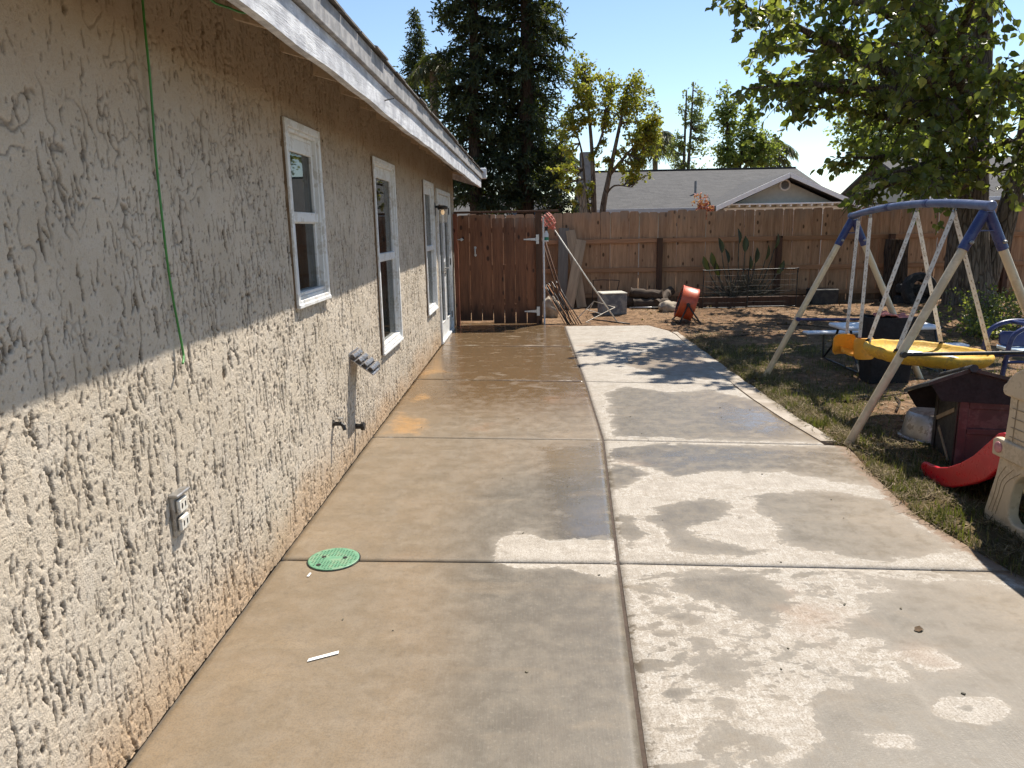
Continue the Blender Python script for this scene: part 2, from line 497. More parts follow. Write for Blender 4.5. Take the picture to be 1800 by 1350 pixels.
# ================================================================== CONCRETE PATIO
WETL_DRY = [[(-0.21,3.64),(-0.03,3.73),(0.06,3.63),(0.18,3.6),(0.43,3.59),(0.39,3.24),(0.31,3.15),(0.16,3.27),(-0.11,3.27),(-0.22,3.37),(-0.17,3.46)]]
WETR = [
 [(0.73,7.07),(0.94,7.32),(1.35,7.03),(1.76,7.14),(2.29,6.3),(2.24,5.3),(0.63,5.52)],
 [(0.57,5.19),(0.9,5.32),(1.52,5.27),(2.24,5.2),(2.23,4.81),(2.15,4.31),(1.82,4.53),(1.65,4.67),(1.09,4.66),(0.93,4.58),(0.71,4.82),(0.55,4.99)],
 [(0.53,4.9),(0.67,4.82),(0.75,4.61),(0.63,4.51),(0.53,4.33),(0.48,4.35)],
 [(0.74,4.02),(0.88,4.15),(1.04,4.21),(1.14,4.01),(1.0,3.85),(0.8,3.73),(0.83,3.62),(1.04,3.51),(1.12,3.41),(0.95,3.4),(0.71,3.45),(0.69,3.66),(0.66,3.85)],
 [(1.34,4.23),(1.74,4.32),(2.06,4.12),(2.05,3.71),(2.11,3.46),(1.7,3.34),(1.51,3.41),(1.36,3.47),(1.26,3.58),(1.31,3.84),(1.25,4.01)],
 [(0.48,3.94),(0.56,3.82),(0.6,3.66),(0.49,3.52),(0.45,3.63)],
 [(1.24,9.14),(2.05,9.98),(2.08,8.49),(1.84,7.6),(1.35,8.03),(1.09,8.49)],
 [(0.62,3.23),(1.01,3.23),(1.09,3.14),(1.14,2.98),(1.0,2.79),(0.84,2.8),(0.78,2.94),(0.63,3.04)],
 [(1.6,3.14),(2.17,3.08),(2.6,1.95),(1.45,1.4),(0.74,1.5),(0.74,1.95),(0.9,2.1),(0.93,2.27),(1.18,2.37),(1.34,2.4),(1.32,2.62),(1.26,2.79),(1.5,2.93)],
 [(0.57,2.51),(0.76,2.59),(0.75,2.4),(0.71,2.34),(0.57,2.4)],
 [(0.53,1.99),(0.78,2.07),(0.7,1.92),(0.52,1.92)]]
DRYR = [[(1.33,2.27),(1.56,2.3),(1.6,2.21),(1.45,2.13),(1.3,2.18)],
 [(1.32,2.55),(1.51,2.58),(1.58,2.47),(1.43,2.42)], [(1.03,2.1),(1.19,2.1),(1.18,2.05),(1.06,2.05)]]
SPOTS = [(0.60,2.82,.03),(0.66,2.797,.035),(0.651,2.627,.03),(0.418,2.475,.035),(0.48,2.304,.035),(1.114,2.949,.025),(0.484,2.754,.025),(0.508,2.69,.02),(1.429,2.226,.02),(0.56,2.9,.02),(0.75,2.72,.025)]
ORANGE = [[(-1.25,5.63),(-0.88,5.62),(-0.85,6.06),(-1.22,6.47),(-0.96,6.91),(-1.14,7.17)], [(-1.27,8.04),(-0.93,8.18),(-1.18,9.13),(-1.22,8.93)]]
FILM = [[(0.10,5.25),(0.52,5.32),(0.41,3.56),(0.17,3.62),(0.12,4.26)]]

def cx_line(y): return np.interp(y, [-3, 0, 1.945, 3.33, 5.44, 7.6, 12.1], [0.05, 0.218, 0.327, 0.405, 0.534, 0.553, 0.539])

t = NT('wet_and_dry_concrete')
p = t.pos(); nA = t.noise(p, 2.2, 3, 0.62); nB = t.noise(p, 9, 3, 0.68); nC = t.noise(p, 140, 2, 0.7); nD = t.noise(p, 30, 3, 0.7)
nE = t.noise(t.pos((1.0, 1.7, 1)), 4.0, 4, 0.66, 0.6)
wv = t.math('ADD', t.attr('wet'), t.math('ADD', t.math('MULTIPLY', t.math('SUBTRACT', nE, 0.5), 0.95), t.math('ADD', t.math('MULTIPLY', t.math('SUBTRACT', nB, 0.5), 0.55), t.math('MULTIPLY', t.math('SUBTRACT', nD, 0.5), 0.30))))
wet = t.math('ADD', t.math('MULTIPLY', t.ramp(wv, 0.46, 0.51), 0.62), t.math('MULTIPLY', t.ramp(t.math('ADD', wv, t.math('MULTIPLY', t.math('SUBTRACT', nA, 0.5), 0.9)), 0.30, 0.80), 0.38))
damp = t.ramp(wv, 0.05, 0.52)
dry = t.mix(t.ramp(nB, 0.35, 0.65), (0.320, 0.284, 0.238), (0.405, 0.362, 0.308))
dry = t.mix(t.ramp(nA, 0.45, 0.65, 0, 0.5), dry, (0.45, 0.41, 0.355))
dry = t.mix(t.math('MULTIPLY', damp, 0.34), dry, (0.25, 0.205, 0.15))
stain = t.ramp(t.noise(t.pos((1, 1.4, 1)), 3.1, 4, 0.72, 0.8), 0.52, 0.56, 0, 0.24)
dry = t.mix(stain, dry, (0.22, 0.18, 0.13))
edge = t.math('MULTIPLY', t.ramp(wv, 0.22, 0.42), t.ramp(wv, 0.46, 0.50, 1, 0))        # lime bloom along the drying edge
dry = t.mix(t.math('MULTIPLY', edge, t.ramp(nD, 0.45, 0.6, 0, 0.75)), dry, (0.56, 0.52, 0.46))
bn = t.ramp(t.attr('brown'), 0, 1); bf = t.ramp(t.attr('brown'), 1.0, 2.0)
wc = t.mix(bn, (0.118, 0.099, 0.072), (0.205, 0.150, 0.094))
wc = t.mix(bf, wc, (0.140, 0.086, 0.040))
wc = t.mix(t.math('MULTIPLY', t.ramp(nA, 0.35, 0.7, 0, 0.55), t.math('SUBTRACT', 1.0, t.math('MULTIPLY', bf, 0.6))), wc, t.mix(bf, t.mix(bn, (0.082, 0.069, 0.050), (0.140, 0.107, 0.068)), (0.100, 0.060, 0.027)))
wc = t.mix(t.math('MULTIPLY', t.ramp(nE, 0.50, 0.66, 0, 0.34), t.math('SUBTRACT', 1.0, t.math('MULTIPLY', bf, 0.75))), wc, t.mix(bf, t.mix(bn, (0.150, 0.128, 0.095), (0.235, 0.186, 0.128)), (0.175, 0.112, 0.056)))
wc = t.mix(t.math('MULTIPLY', t.ramp(nB, 0.5, 0.75, 0, 0.3), t.math('SUBTRACT', 1.0, t.math('MULTIPLY', bf, 0.7))), wc, (0.22, 0.170, 0.115))
wc = t.mix(t.ramp(t.noise(t.pos((1.6, .35, 1)), 2.0, 3, .6), .45, .62, 0, .3), wc, t.mix(bf, (0.150, 0.122, 0.086), (0.115, 0.072, 0.034)))
wc = t.mix(t.ramp(t.noise(t.pos((.5, 2.2, 1)), 2.3, 3, .6), .55, .70, 0, .3), wc, t.mix(bf, (0.25, 0.185, 0.115), (0.19, 0.125, 0.065)))
col = t.mix(wet, dry, wc)
orv = t.math('ADD', t.attr('orange'), t.math('ADD', t.math('MULTIPLY', t.math('SUBTRACT', nA, 0.5), 1.1), t.math('MULTIPLY', t.math('SUBTRACT', nB, 0.5), 0.9)))
col = t.mix(t.ramp(orv, 0.40, 0.95, 0, 0.9), col, (0.34, 0.18, 0.055))
col = t.mix(t.ramp(nC, 0.46, 0.60, 0, 0.42), col, (0.10, 0.078, 0.055))
col = t.mix(t.ramp(nD, 0.50, 0.66, 0, 0.26), col, (0.09, 0.07, 0.05))
col = t.mix(t.ramp(t.noise(p, 70, 2, 0.7), 0.56, 0.70, 0, 0.26), col, (0.28, 0.24, 0.185))
speck = t.ramp(t.voro(p, 26), 0.03, 0.05, 1, 0)
col = t.mix(t.math('MULTIPLY', speck, t.ramp(nA, 0.5, 0.6, 0, 0.7)), col, (0.07, 0.055, 0.045))
rust = t.ramp(t.noise(t.pos((0.9, 0.9, 0.9)), 1.3, 3, 0.6, 0.5), 0.60, 0.78, 0, 0.55)
so = t.ramp(t.math('ADD', t.attr('soil'), t.math('ADD', t.math('MULTIPLY', t.math('SUBTRACT', nB, .5), 1.3), t.math('MULTIPLY', t.math('SUBTRACT', nD, .5), .8))), .55, .85, 0, .85)
col = t.mix(so, col, (0.15, 0.085, 0.042))
col = t.mix(rust, col, (0.22, 0.115, 0.055))
broom = t.noise(t.pos((55, 4, 1), rot=(0, 0, math.radians(24))), 2.4, 2, 0.6)
t.bump(t.math('ADD', t.math('MULTIPLY', nC, 0.8), t.math('ADD', t.math('MULTIPLY', nD, 0.4), t.math('MULTIPLY', broom, t.attr('broom')))), 0.09, 0.006)
rw = t.math('ADD', t.ramp(nB, 0.35, 0.7, 0.40, 0.62), t.math('MULTIPLY', t.attr('film'), t.ramp(nE, 0.34, 0.54, -0.18, -0.54)))
col = t.mix(t.math('MULTIPLY', t.attr('broom'), t.ramp(broom, 0.44, 0.60, 0, 0.22)), col, (0.17, 0.135, 0.095))
rr = t.node('ShaderNodeMix', data_type='FLOAT'); t.val(rr.inputs[0], wet); rr.inputs[2].default_value = 0.88; t.val(rr.inputs[3], rw)
M['concrete'] = t.set(col, rr.outputs[0], 0, t.ramp(t.math('MULTIPLY', t.attr('film'), wet), 0, 1, 0.5, 0.95))

t = NT('damp_kerb'); p = t.pos(); n1 = t.noise(p, 5, 5, .6); n2 = t.noise(p, 90, 4, .6)
c = t.mix(t.ramp(n1, .35, .65), (0.24, 0.195, 0.145), (0.36, 0.31, 0.25)); c = t.mix(t.ramp(n2, .4, .7, 0, .3), c, (.2, .16, .12)); t.bump(n2, .2, .005)
M['kerb'] = t.set(c, 0.85)

patio = empty('patio', kind='structure')
def fields(x, y, right):
    if right:
        w = np.full(x.shape, 0.10)
        w += 0.22 * (y < 3.25) + 0.10 * (y > 3.3) * (y < 5.3) + 0.12 * sstep(9.0, 7.6, y)
        for q in WETR: w = np.maximum(w, np.clip(0.5 + poly_sd(x, y, q) / 0.26, 0, 1))
        for q in DRYR: w = np.minimum(w, np.clip(0.5 - poly_sd(x, y, q) / 0.12, 0.1, 1))
        for (a, b, r) in SPOTS: w = np.maximum(w, np.clip(0.5 + (r - np.hypot((x-a)*0.8, y-b)) / 0.05, 0, 1))
        w = np.minimum(w, 0.95)
        br = 0.15 + 0.55 * sstep(1.2, 2.1, x) * sstep(1.6, 3.6, y) + 0.9 * sstep(7.0, 8.5, y)
        film = 0.8 * np.exp(-((x-1.85)**2/0.09 + (y-6.0)**2/0.25)) + 0.35 * sstep(4.4, 5.0, y) * sstep(5.4, 5.0, y)
        orr = np.full(x.shape, 0.0) + 0.12 * sstep(1.5, 2.1, x)
        broom = np.full(x.shape, 1.0)
    else:
        w = np.full(x.shape, 0.98)
        for q in WETL_DRY: w = np.minimum(w, np.clip(0.5 - poly_sd(x, y, q) / 0.16, 0.02, 1))
        for yj, s in ((7.74, 0.05), (10.1, 0.05)):
            w = np.minimum(w, 0.50 + 0.5 * sstep(0.0, s, np.abs(y - (yj - 0.105*(x+0.3)))))
        edge_d = np.abs(y - (5.5 - 0.085*(x+0.3)))
        w = np.minimum(w, 0.52 + 0.4 * sstep(0.0, 0.05, edge_d))
        br = np.clip(0.95 - 0.85 * sstep(-0.60, -0.12, x - 0.05*np.sin(y*3)) * sstep(5.2, 4.2, y) + 1.1*sstep(5.2, 7.5, y), 0, 2)
        film = np.zeros(x.shape)
        for q in FILM: film = np.maximum(film, np.clip(0.5 + poly_sd(x, y, q) / 0.2, 0, 1))
        film = np.maximum(film, 0.9 * sstep(5.6, 8.5, y))
        orr = np.zeros(x.shape)
        for q in ORANGE: orr = np.maximum(orr, np.clip(0.5 + poly_sd(x, y, q) / 0.3, 0, 1))
        orr = np.maximum(orr, 0.42 * sstep(0.3, 0.05, x + 1.26) * sstep(4.6, 5.6, y))
        broom = np.full(x.shape, 0.7)
    edge = sstep(0.20, 0.0, slab_right(y) - x) * (y < 5.3) if right else np.zeros(x.shape)
    return dict(wet=w, brown=br, film=film, orange=orr, broom=broom, soil=edge)

def slab(ylo, yhi, xl, xr, right, step=0.035):
    """panel between two skewed joints; ylo/yhi are functions of x, xl/xr functions of y"""
    m = int((np.mean(yhi(np.array([0., 1.]))) - np.mean(ylo(np.array([0., 1.])))) / step) + 2
    k = int(1.75 / step) + 2
    S, Tt = np.meshgrid(np.linspace(0, 1, k), np.linspace(0, 1, m))
    x0 = S * 1.6 - 1.2 if not right else 0.5 + S * 1.7
    y = ylo(x0) + (yhi(x0) - ylo(x0)) * Tt
    x = xl(y) + (xr(y) - xl(y)) * S
    y = ylo(x) + (yhi(x) - ylo(x)) * Tt
    z = np.zeros_like(x)
    z[0, :] -= 0.004; z[-1, :] -= 0.004; z[:, 0] -= 0.004; z[:, -1] -= 0.004
    z += 0.0015 * perlin(x*1.3, y*1.3, 8)
    vs = np.stack([x.ravel(), y.ravel(), z.ravel()], 1)
    idx = np.arange(m*k).reshape(m, k)
    fs = np.stack([idx[:-1,:-1], idx[:-1,1:], idx[1:,1:], idx[1:,:-1]], -1).reshape(-1, 4)
    ring = np.concatenate([idx[0, :], idx[1:, -1], idx[-1, -2::-1], idx[-2:0:-1, 0]])
    low = vs[ring].copy(); low[:, 2] = -0.10
    nb = len(vs); r = np.arange(len(ring)); r2 = np.roll(r, -1)
    sk = np.stack([ring[r], nb + r, nb + r2, ring[r2]], 1)
    vs2 = np.concatenate([vs, low]); f2 = np.concatenate([fs, sk])
    at = {n: np.concatenate([a.ravel(), a.ravel()[ring]]) for n, a in fields(x, y, right).items()}
    return np_mesh('concrete_slab', vs2, f2, M['concrete'], patio, smooth=False, attrs=at)

def jl(a, b): return lambda x, a=a, b=b: a + (b - a) * (np.asarray(x, float) + 1.265) / 1.67
G1, G2 = 0.006, 0.003
JL = [(-3.0, -3.0, 0), (3.392, 3.328, G1), (5.585, 5.445, G2), (7.85, 7.625, G2), (10.18, 9.93, G2*0.7), (12.62, 12.62, 0)]
def jr(a, b): return lambda x, a=a, b=b: a + (b - a) * (np.asarray(x, float) - 0.5) / 1.65
JR = [(-3.0, -3.0, 0), (3.325, 3.225, G1), (5.44, 5.25, G2), (7.62, 7.35, G2), (12.03, 11.95, 0)]
for i in range(5):
    a, b = JL[i], JL[i+1]
    end = i == 4
    slab(jl(a[0]+a[2], a[1]+a[2]), jl(b[0]-b[2], b[1]-b[2]) if not end else (lambda x: np.where(np.asarray(x, float) < 0.22, 12.62, 12.03)+0*np.asarray(x, float)),
         lambda y: np.full(np.shape(y), -1.263), lambda y: cx_line(y) - 0.008, False)
for i in range(4):
    a, b = JR[i], JR[i+1]
    if i == 3: re = lambda y: np.minimum(np.interp(y, [7, 10.9, 11.3, 12.1], [2.03, 2.13, 2.1, 1.85]), 2.2)
    elif i == 2: re = lambda y: np.interp(y, [5.2, 5.35, 6, 6.75, 8.1], [2.14, 2.13, 2.07, 2.03, 2.02])
    else: re = slab_right
    slab(jr(a[0]+a[2], a[1]+a[2]), jr(b[0]-b[2], b[1]-b[2]), lambda y: cx_line(y) + 0.008, re, True)
# felt strips in the two wide joints
ys = np.linspace(-3, 12.02, 60)
m = MB()
for ya, yb in zip(ys[:-1], ys[1:]):
    m.bar((cx_line(ya), ya, -0.03), (cx_line(yb), yb, -0.03), 0.017, 0.045)
m.build('expansion_joint', M['dark_felt'], patio)
MB().bar((-0.85, 3.374, -0.036), (2.19, 3.224, -0.036), 0.013, 0.05).build('expansion_joint', M['dark_felt'], patio)
# narrow kerb strip along the planted side
m = MB(); ys = np.linspace(5.36, 11.2, 40)
ki = lambda y: np.interp(y, [5.3, 5.35, 6, 6.75, 8.15, 10.9, 11.3], [2.15, 2.14, 2.08, 2.04, 2.035, 2.14, 2.12]) + 0.006
ko = lambda y: np.interp(y, [5.2, 5.36, 6, 8, 11.2], [2.27, 2.265, 2.22, 2.2, 2.215])
A = []
for y in ys: A += [(ki(y), y, -0.1), (ki(y), y, -0.002), (ko(y), y, -0.004 + 0.004*math.sin(y*9)), (ko(y)+0.012, y, -0.1)]
F = []
for i in range(len(ys)-1):
    for k in range(3): F.append((i*4+k, i*4+k+1, i*4+4+k+1, i*4+4+k))
F.append((0, 3, 2, 1)); n = (len(ys)-1)*4; F.append((n, n+1, n+2, n+3))
m.add(A, F); m.build('kerb', M['kerb'], patio)

# ================================================================== HOUSE
XW = -1.265
house = empty('house', 'beige rough stucco house with white windows and weathered eave', 'house', (XW, 5, 0))
WIN = [(3.93, 4.57, 1.19, 2.17, 1.645, 1.70), (6.115, 7.06, 0.556, 2.173, 1.33, 1.395), (8.96, 9.85, 0.557, 2.162, 1.325, 1.385)]
DOOR = (10.25, 11.85, 0.0, 2.125)

# wall with real relief: torn, trowelled stucco; finer mesh where it is near
def stucco_height(Y, Z):
    wu = Y + 0.012*perlin(Y*9, Z*7, 31) + 0.006*perlin(Y*30, Z*24, 32) + 0.0025*perlin(Y*85, Z*70, 30)
    wz = Z + 0.05*perlin(Y*6, Z*5, 33) + 0.010*perlin(Y*30, Z*22, 39)
    up = sstep(1.15, 1.7, Z) * sstep(4.2, 2.8, Y)              # upper near part is troweled flatter, with curved skip marks
    patch = perlin(Y*1.9, Z*1.6, 37) + 0.5*perlin(Y*5, Z*4.5, 38)
    bead = perlin(Y*34, Z*8.5, 52) + 0.55*perlin(Y*62, Z*30, 53)
    g = np.zeros_like(Y); step = np.zeros_like(Y)
    cell = np.gradient(Y[0])[None, :]
    for i, (fy, fz, w0) in enumerate(((8.5, 1.4, .0048), (12, 2.1, .0043), (17, 3.2, .0037), (24, 5.0, .0030))):
        q = perlin(wu*fy + i*7.3, wz*fz + i*3.1, 60 + i)
        qz, qy = np.gradient(q, Z[:, 0], Y[0])
        gm = np.hypot(qy, qz) + 1e-6
        on = sstep(0.00, 0.16, bead*0.60 + 0.14*patch + 0.01 - 0.025*i - 0.10*up + 0.34*perlin(Y*5+i, Z*3.2, 70+i))
        on = on * sstep(0.25, 0.6, np.abs(qy)/gm)
        w = np.maximum(w0*np.clip(Y/3.4, 0.62, 1.0)*(0.55 + 0.75*on + 0.9*np.clip(perlin(Y*55, Z*36, 80+i), -.4, .8)), 0.62*cell)
        g = np.maximum(g, sstep(1.15, 0.55, np.abs(q)/gm/w) * on)
        step += (0.0012, 0.0007, 0.0003, 0)[i]*np.tanh(q/0.22)
    r = perlin(wu*12, wz*4.2, 34) + 0.6*perlin(wu*31, wz*12, 35) + 0.5*perlin(wu*70, wz*34, 36)
    thr = -1.05 - 0.22*patch - 0.25*up
    tear = sstep(thr + 0.05, thr - 0.04, r)                    # wider torn pits here and there
    c1 = perlin(Y*6 + 0.7*perlin(Y*4, Z*4, 41), Z*5 + 0.9*perlin(Y*5, Z*5, 42), 43) + 0.30*perlin(Y*24, Z*22, 44)
    crack = np.exp(-(c1/0.038)**2) * sstep(-0.2, 0.1, perlin(Y*3.5, Z*3.5, 45)) * (0.40 + 0.60*up)
    pk = perlin(Y*70, Z*52, 46) + 0.35*perlin(Y*130, Z*110, 54)
    pocks = sstep(0.52, 0.62, pk + 0.20*patch - 0.10*up + 0.25*g)
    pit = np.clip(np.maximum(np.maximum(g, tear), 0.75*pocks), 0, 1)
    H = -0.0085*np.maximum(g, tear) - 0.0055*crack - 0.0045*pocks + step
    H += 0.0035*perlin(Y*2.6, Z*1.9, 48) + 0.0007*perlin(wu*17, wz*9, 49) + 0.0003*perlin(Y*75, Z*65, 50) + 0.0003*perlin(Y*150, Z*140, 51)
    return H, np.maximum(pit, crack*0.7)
def wall_grid(y0, y1, fine, k_, rows, back):
    yy = [y0]
    while yy[-1] < y1: yy.append(yy[-1] + max(fine, k_*yy[-1]))
    yy = np.array(yy); yy = (yy - y0) / (yy[-1] - y0) * (y1 - y0) + y0
    Y, Z = np.meshgrid(yy, np.linspace(0.0, 2.66, rows))
    H, pit = stucco_height(Y, Z)
    vs = np.stack([(XW + H - back).ravel(), Y.ravel(), Z.ravel()], 1)
    idx = np.arange(Y.size).reshape(Y.shape)
    fs = np.stack([idx[:-1,:-1], idx[:-1,1:], idx[1:,1:], idx[1:,:-1]], -1)
    keep = np.ones(fs.shape[:2], bool)
    for (a, b, c, d) in [w[:4] for w in WIN] + [DOOR]:
        keep &= ~((Y[:-1,:-1] > a+0.008) & (Y[1:,1:] < b-0.008) & (Z[:-1,:-1] > c+0.008*(c > 0)-0.001) & (Z[1:,1:] < d-0.008))
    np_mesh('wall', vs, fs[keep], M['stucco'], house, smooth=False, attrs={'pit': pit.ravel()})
t = NT('stucco'); p = t.pos(); n1 = t.noise(p, 1.6, 3, .6); n2 = t.noise(p, 9, 3, .6); n3 = t.noise(p, 180, 2, .7); n4 = t.noise(p, 60, 2, .65)
c = t.mix(t.ramp(n1, .35, .65), (0.47, 0.40, 0.31), (0.55, 0.47, 0.37)); c = t.mix(t.ramp(n2, .4, .7, 0, .45), c, (0.56, 0.50, 0.42))
c = t.mix(t.ramp(n4, .5, .72, 0, .25), c, (0.36, 0.285, 0.21))
c = t.mix(t.ramp(n3, .52, .66, 0, .28), c, (0.34, 0.27, 0.20))
c = t.mix(t.math('MULTIPLY', t.attr('pit'), 0.95), c, (0.105, 0.075, 0.05))  # dark brown painted into pits and cracks to deepen their shade
sx = t.node('ShaderNodeSeparateXYZ'); t.link(t.node('ShaderNodeNewGeometry').outputs['Position'], sx.inputs[0])
splash = t.ramp(t.math('ADD', sx.outputs[2], t.math('MULTIPLY', t.math('SUBTRACT', n1, 0.5), -0.55)), 0.02, 0.34, 0.62, 0)
c = t.mix(splash, c, (0.40, 0.255, 0.135))
eaves = t.ramp(t.math('ADD', sx.outputs[2], t.math('MULTIPLY', t.math('SUBTRACT', n1, 0.5), 0.5)), 1.75, 2.3, 0, 0.6)   # brown ground-bounce tone under the eave, painted into the wall colour
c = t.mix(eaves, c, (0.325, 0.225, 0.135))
t.bump(t.math('ADD', n3, t.math('MULTIPLY', n4, 1.2)), 0.5, 0.007)
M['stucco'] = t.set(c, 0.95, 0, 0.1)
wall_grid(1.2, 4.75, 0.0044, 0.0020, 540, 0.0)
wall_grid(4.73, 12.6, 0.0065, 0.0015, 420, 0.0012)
# plain remainder of the shell
MB().box((XW-0.2, -3, 0), (XW-0.002, 1.2, 2.66)).build('wall', M['stucco'], house)
MB().add([(-8, 12.45, 0), (XW-.012, 12.45, 0), (XW-.012, 12.45, 2.62), (-8, 12.45, 4.6), (-8, 12.6, 0), (XW-.012, 12.6, 0), (XW-.012, 12.6, 2.62), (-8, 12.6, 4.6)], [(0,1,2,3),(7,6,5,4),(0,4,5,1),(1,5,6,2),(2,6,7,3),(3,7,4,0)]).build('end_wall', M['stucco'], house)
MB().box((-8, -3, 0), (XW-0.21, -2.8, 2.62)).build('end_wall', M['stucco'], house)

def win_box(m, a, b, c, d, w, x0, x1, bot=None):
    """rectangular ring in the wall plane: y a..b, z c..d, member width w, x x0..x1"""
    bt = w if bot is None else bot
    m.cbox((x0, a, c), (x1, a+w, d), .003); m.cbox((x0, b-w, c), (x1, b, d), .003)
    m.cbox((x0, a+w, d-w), (x1, b-w, d), .003); m.cbox((x0, a+w, c), (x1, b-w, c+bt), .003)

for i, (a, b, c, d, r0, r1) in enumerate(WIN):
    m = MB(); win_box(m, a, b, c, d, 0.040, XW-0.06, XW+0.024)
    wdw = m.build('window', M['white_vinyl'], house)
    m = MB(); win_box(m, a+.040, b-.040, c+.040, d-.040, 0.018, XW-0.07, XW+0.010)
    m.build('inner_frame', M['white_vinyl'], wdw)
    m = MB(); m.cbox((XW-0.045, a+.058, r0), (XW-0.004, b-.058, r1), .003)
    m.build('meeting_rail', M['white_vinyl'], wdw)
    m = MB(); win_box(m, a+.058, b-.058, r1-.02, d-.058, 0.022, XW-0.05, XW-0.014); m.cbox((XW-.05, a+.08, d-.15), (XW-.014, b-.08, d-.0805), .003)
    m.build('upper_sash', M['white_vinyl'], wdw)
    m = MB(); win_box(m, a+.058, b-.058, c+.058, r0+.01, 0.016, XW-0.052, XW-0.020)
    m.build('lower_sash', M['white_vinyl'], wdw)
    m = MB(); m.cbox((XW-.02, a+.001, c-.003), (XW+.030, b-.001, c+.020), .004); m.cbox((XW-.05, a+.0585, c+.0585), (XW+.006, b-.0585, c+.078), .003)
    m.build('sill', M['white_vinyl'], wdw)
    MB().box((XW-.036, a+.075, r1-.005), (XW-.030, b-.075, d-.145)).build('pane', M['glass'], wdw)
    MB().box((XW-.040, a+.07, c+.07), (XW-.034, b-.07, r0+.0)).build('pane', M['glass'], wdw)
    MB().box((XW-.02, a-.008, c+.002), (XW+.012, a-.001, d)).build('edge_strip', M['brown_edge'], wdw)
    # what the glass lets one see: a dim room and a half-drawn blind
    m = MB(); x0 = XW-0.9
    m.add([(x0,a-.3,c-.2),(x0,b+.3,c-.2),(x0,b+.3,d+.2),(x0,a-.3,d+.2),(XW-.075,a-.3,c-.2),(XW-.075,b+.3,c-.2),(XW-.075,b+.3,d+.2),(XW-.075,a-.3,d+.2)],
          [(0,1,2,3),(0,4,5,1),(3,2,6,7),(0,3,7,4),(1,5,6,2)])
    m.build('room_interior', M['room'], wdw)
    m = MB(); nst = 14
    if i == 0: z0, z1, y0, y1 = 1.70, 1.93, a+.08, b-.08
    elif i == 1: z0, z1, y0, y1 = 0.75, 2.1, a+.42, b-.09
    else: z0, z1, y0, y1 = 0.62, 1.36, a+.35, b-.09
    for s in range(nst):
        ya_, yb_ = y0 + (y1-y0)*s/nst, y0 + (y1-y0)*(s+1)/nst
        m.add([(XW-.13, ya_, z0), (XW-.10-.03*(s % 2), yb_, z0), (XW-.10-.03*(s % 2), yb_, z1), (XW-.13, ya_, z1)], [(0,1,2,3)])
    m.build('curtain', M['curtain'], wdw)

# french door
a, b, c, d = DOOR
m = MB(); m.cbox((XW-.08, a, 0), (XW+.022, a+.055, d)); m.cbox((XW-.08, b-.055, 0), (XW+.022, b, d)); m.cbox((XW-.08, a+.055, d-.055), (XW+.022, b-.055, d))
m.cbox((XW-.08, a+.055, 0.001), (XW+.03, b-.055, .035))
door = m.build('door', M['white_vinyl'], house)
mid = (a+b)/2
for (y0, y1) in ((a+.06, mid-.004), (mid+.004, b-.06)):
    m = MB(); w = .105
    m.cbox((XW-.055, y0, .04), (XW-.01, y0+w, d-.06)); m.cbox((XW-.055, y1-w, .04), (XW-.01, y1, d-.06))
    m.cbox((XW-.055, y0+w, d-.19), (XW-.01, y1-w, d-.06)); m.cbox((XW-.055, y0+w, .04), (XW-.01, y1-w, .26))
    m.build('door_leaf', M['white_vinyl'], door)
    MB().box((XW-.037, y0+w-.005, .25), (XW-.030, y1-w+.005, d-.185)).build('pane', M['glass'], door)
    m = MB(); win_box(m, y0+w-.012, y1-w+.012, .25, d-.18, .02, XW-.012, XW-.004); m.build('glazing_bead', M['white_vinyl'], door)
for z in (.25, 1.08, 1.85):
    MB().tube([(XW-.004, b-.06, z-.05), (XW-.004, b-.06, z+.05)], .011, 8).build('hinge', M['black_metal'], door)
m = MB(); m.cbox((XW-.01, mid-.075, .90), (XW+.004, mid-.035, 1.12), .003); m.tube([(XW, mid-.055, 1.02), (XW+.05, mid-.055, 1.02), (XW+.055, mid-.16, 1.02)], .011, 8)
m.lathe((XW+.004, mid-.055, .95), [(.016, 0), (.016, .012), (.01, .016)], 12, (1, 0, 0))
m.build('handle', M['steel'], door, 'auto')
m = MB(); x0 = XW-1.2
m.add([(x0,a-.3,-.02),(x0,b+.3,-.02),(x0,b+.3,d+.2),(x0,a-.3,d+.2),(XW-.085,a-.3,-.02),(XW-.085,b+.3,-.02),(XW-.085,b+.3,d+.2),(XW-.085,a-.3,d+.2)],
      [(0,1,2,3),(0,4,5,1),(3,2,6,7),(0,3,7,4),(1,5,6,2)])
m.build('room_interior', M['room'], door)

# eave: soffit boards, rafters, fascia, drip board, shingles
t = NT('weathered_white_fascia'); p = t.pos((10, .9, 10)); n1 = t.noise(p, 2.5, 6, .7, .4); n2 = t.noise(t.pos(), 7, 5, .65); n3 = t.noise(t.pos((60, 5, 60)), 3, 4, .6)
cc = t.mix(t.ramp(n2, .38, .62), (0.70, 0.70, 0.71), (0.44, 0.44, 0.46)); cc = t.mix(t.ramp(n1, .45, .68, 0, .7), cc, (0.30, 0.295, 0.30)); cc = t.mix(t.ramp(n3, .55, .7, 0, .5), cc, (0.2, 0.19, 0.185))
t.bump(t.math('ADD', n1, n3), .45, .006); M['fascia'] = t.set(cc, .62, 0, .5)
M['drip'] = mat_plain('grey_drip_board', (0.27, 0.26, 0.255), 0.7, var=.25, dirt=(.45, .43, .4), bump=.4)
M['eave_paint'] = mat_plain('tan_eave_paint', (0.58, 0.45, 0.31), 0.8, var=.14, dirt=(.28, .2, .12), dirt_amt=.5, bump=.3)
M['shingle'] = mat_plain('brown_grey_shingle', (0.15, 0.135, 0.12), 0.95, var=.35, bump=.8, bs=120, obj=False)
XF = -0.835; PIT = 0.30; YE = 13.16
def zs(x): return 2.500 + (XF - x) * PIT
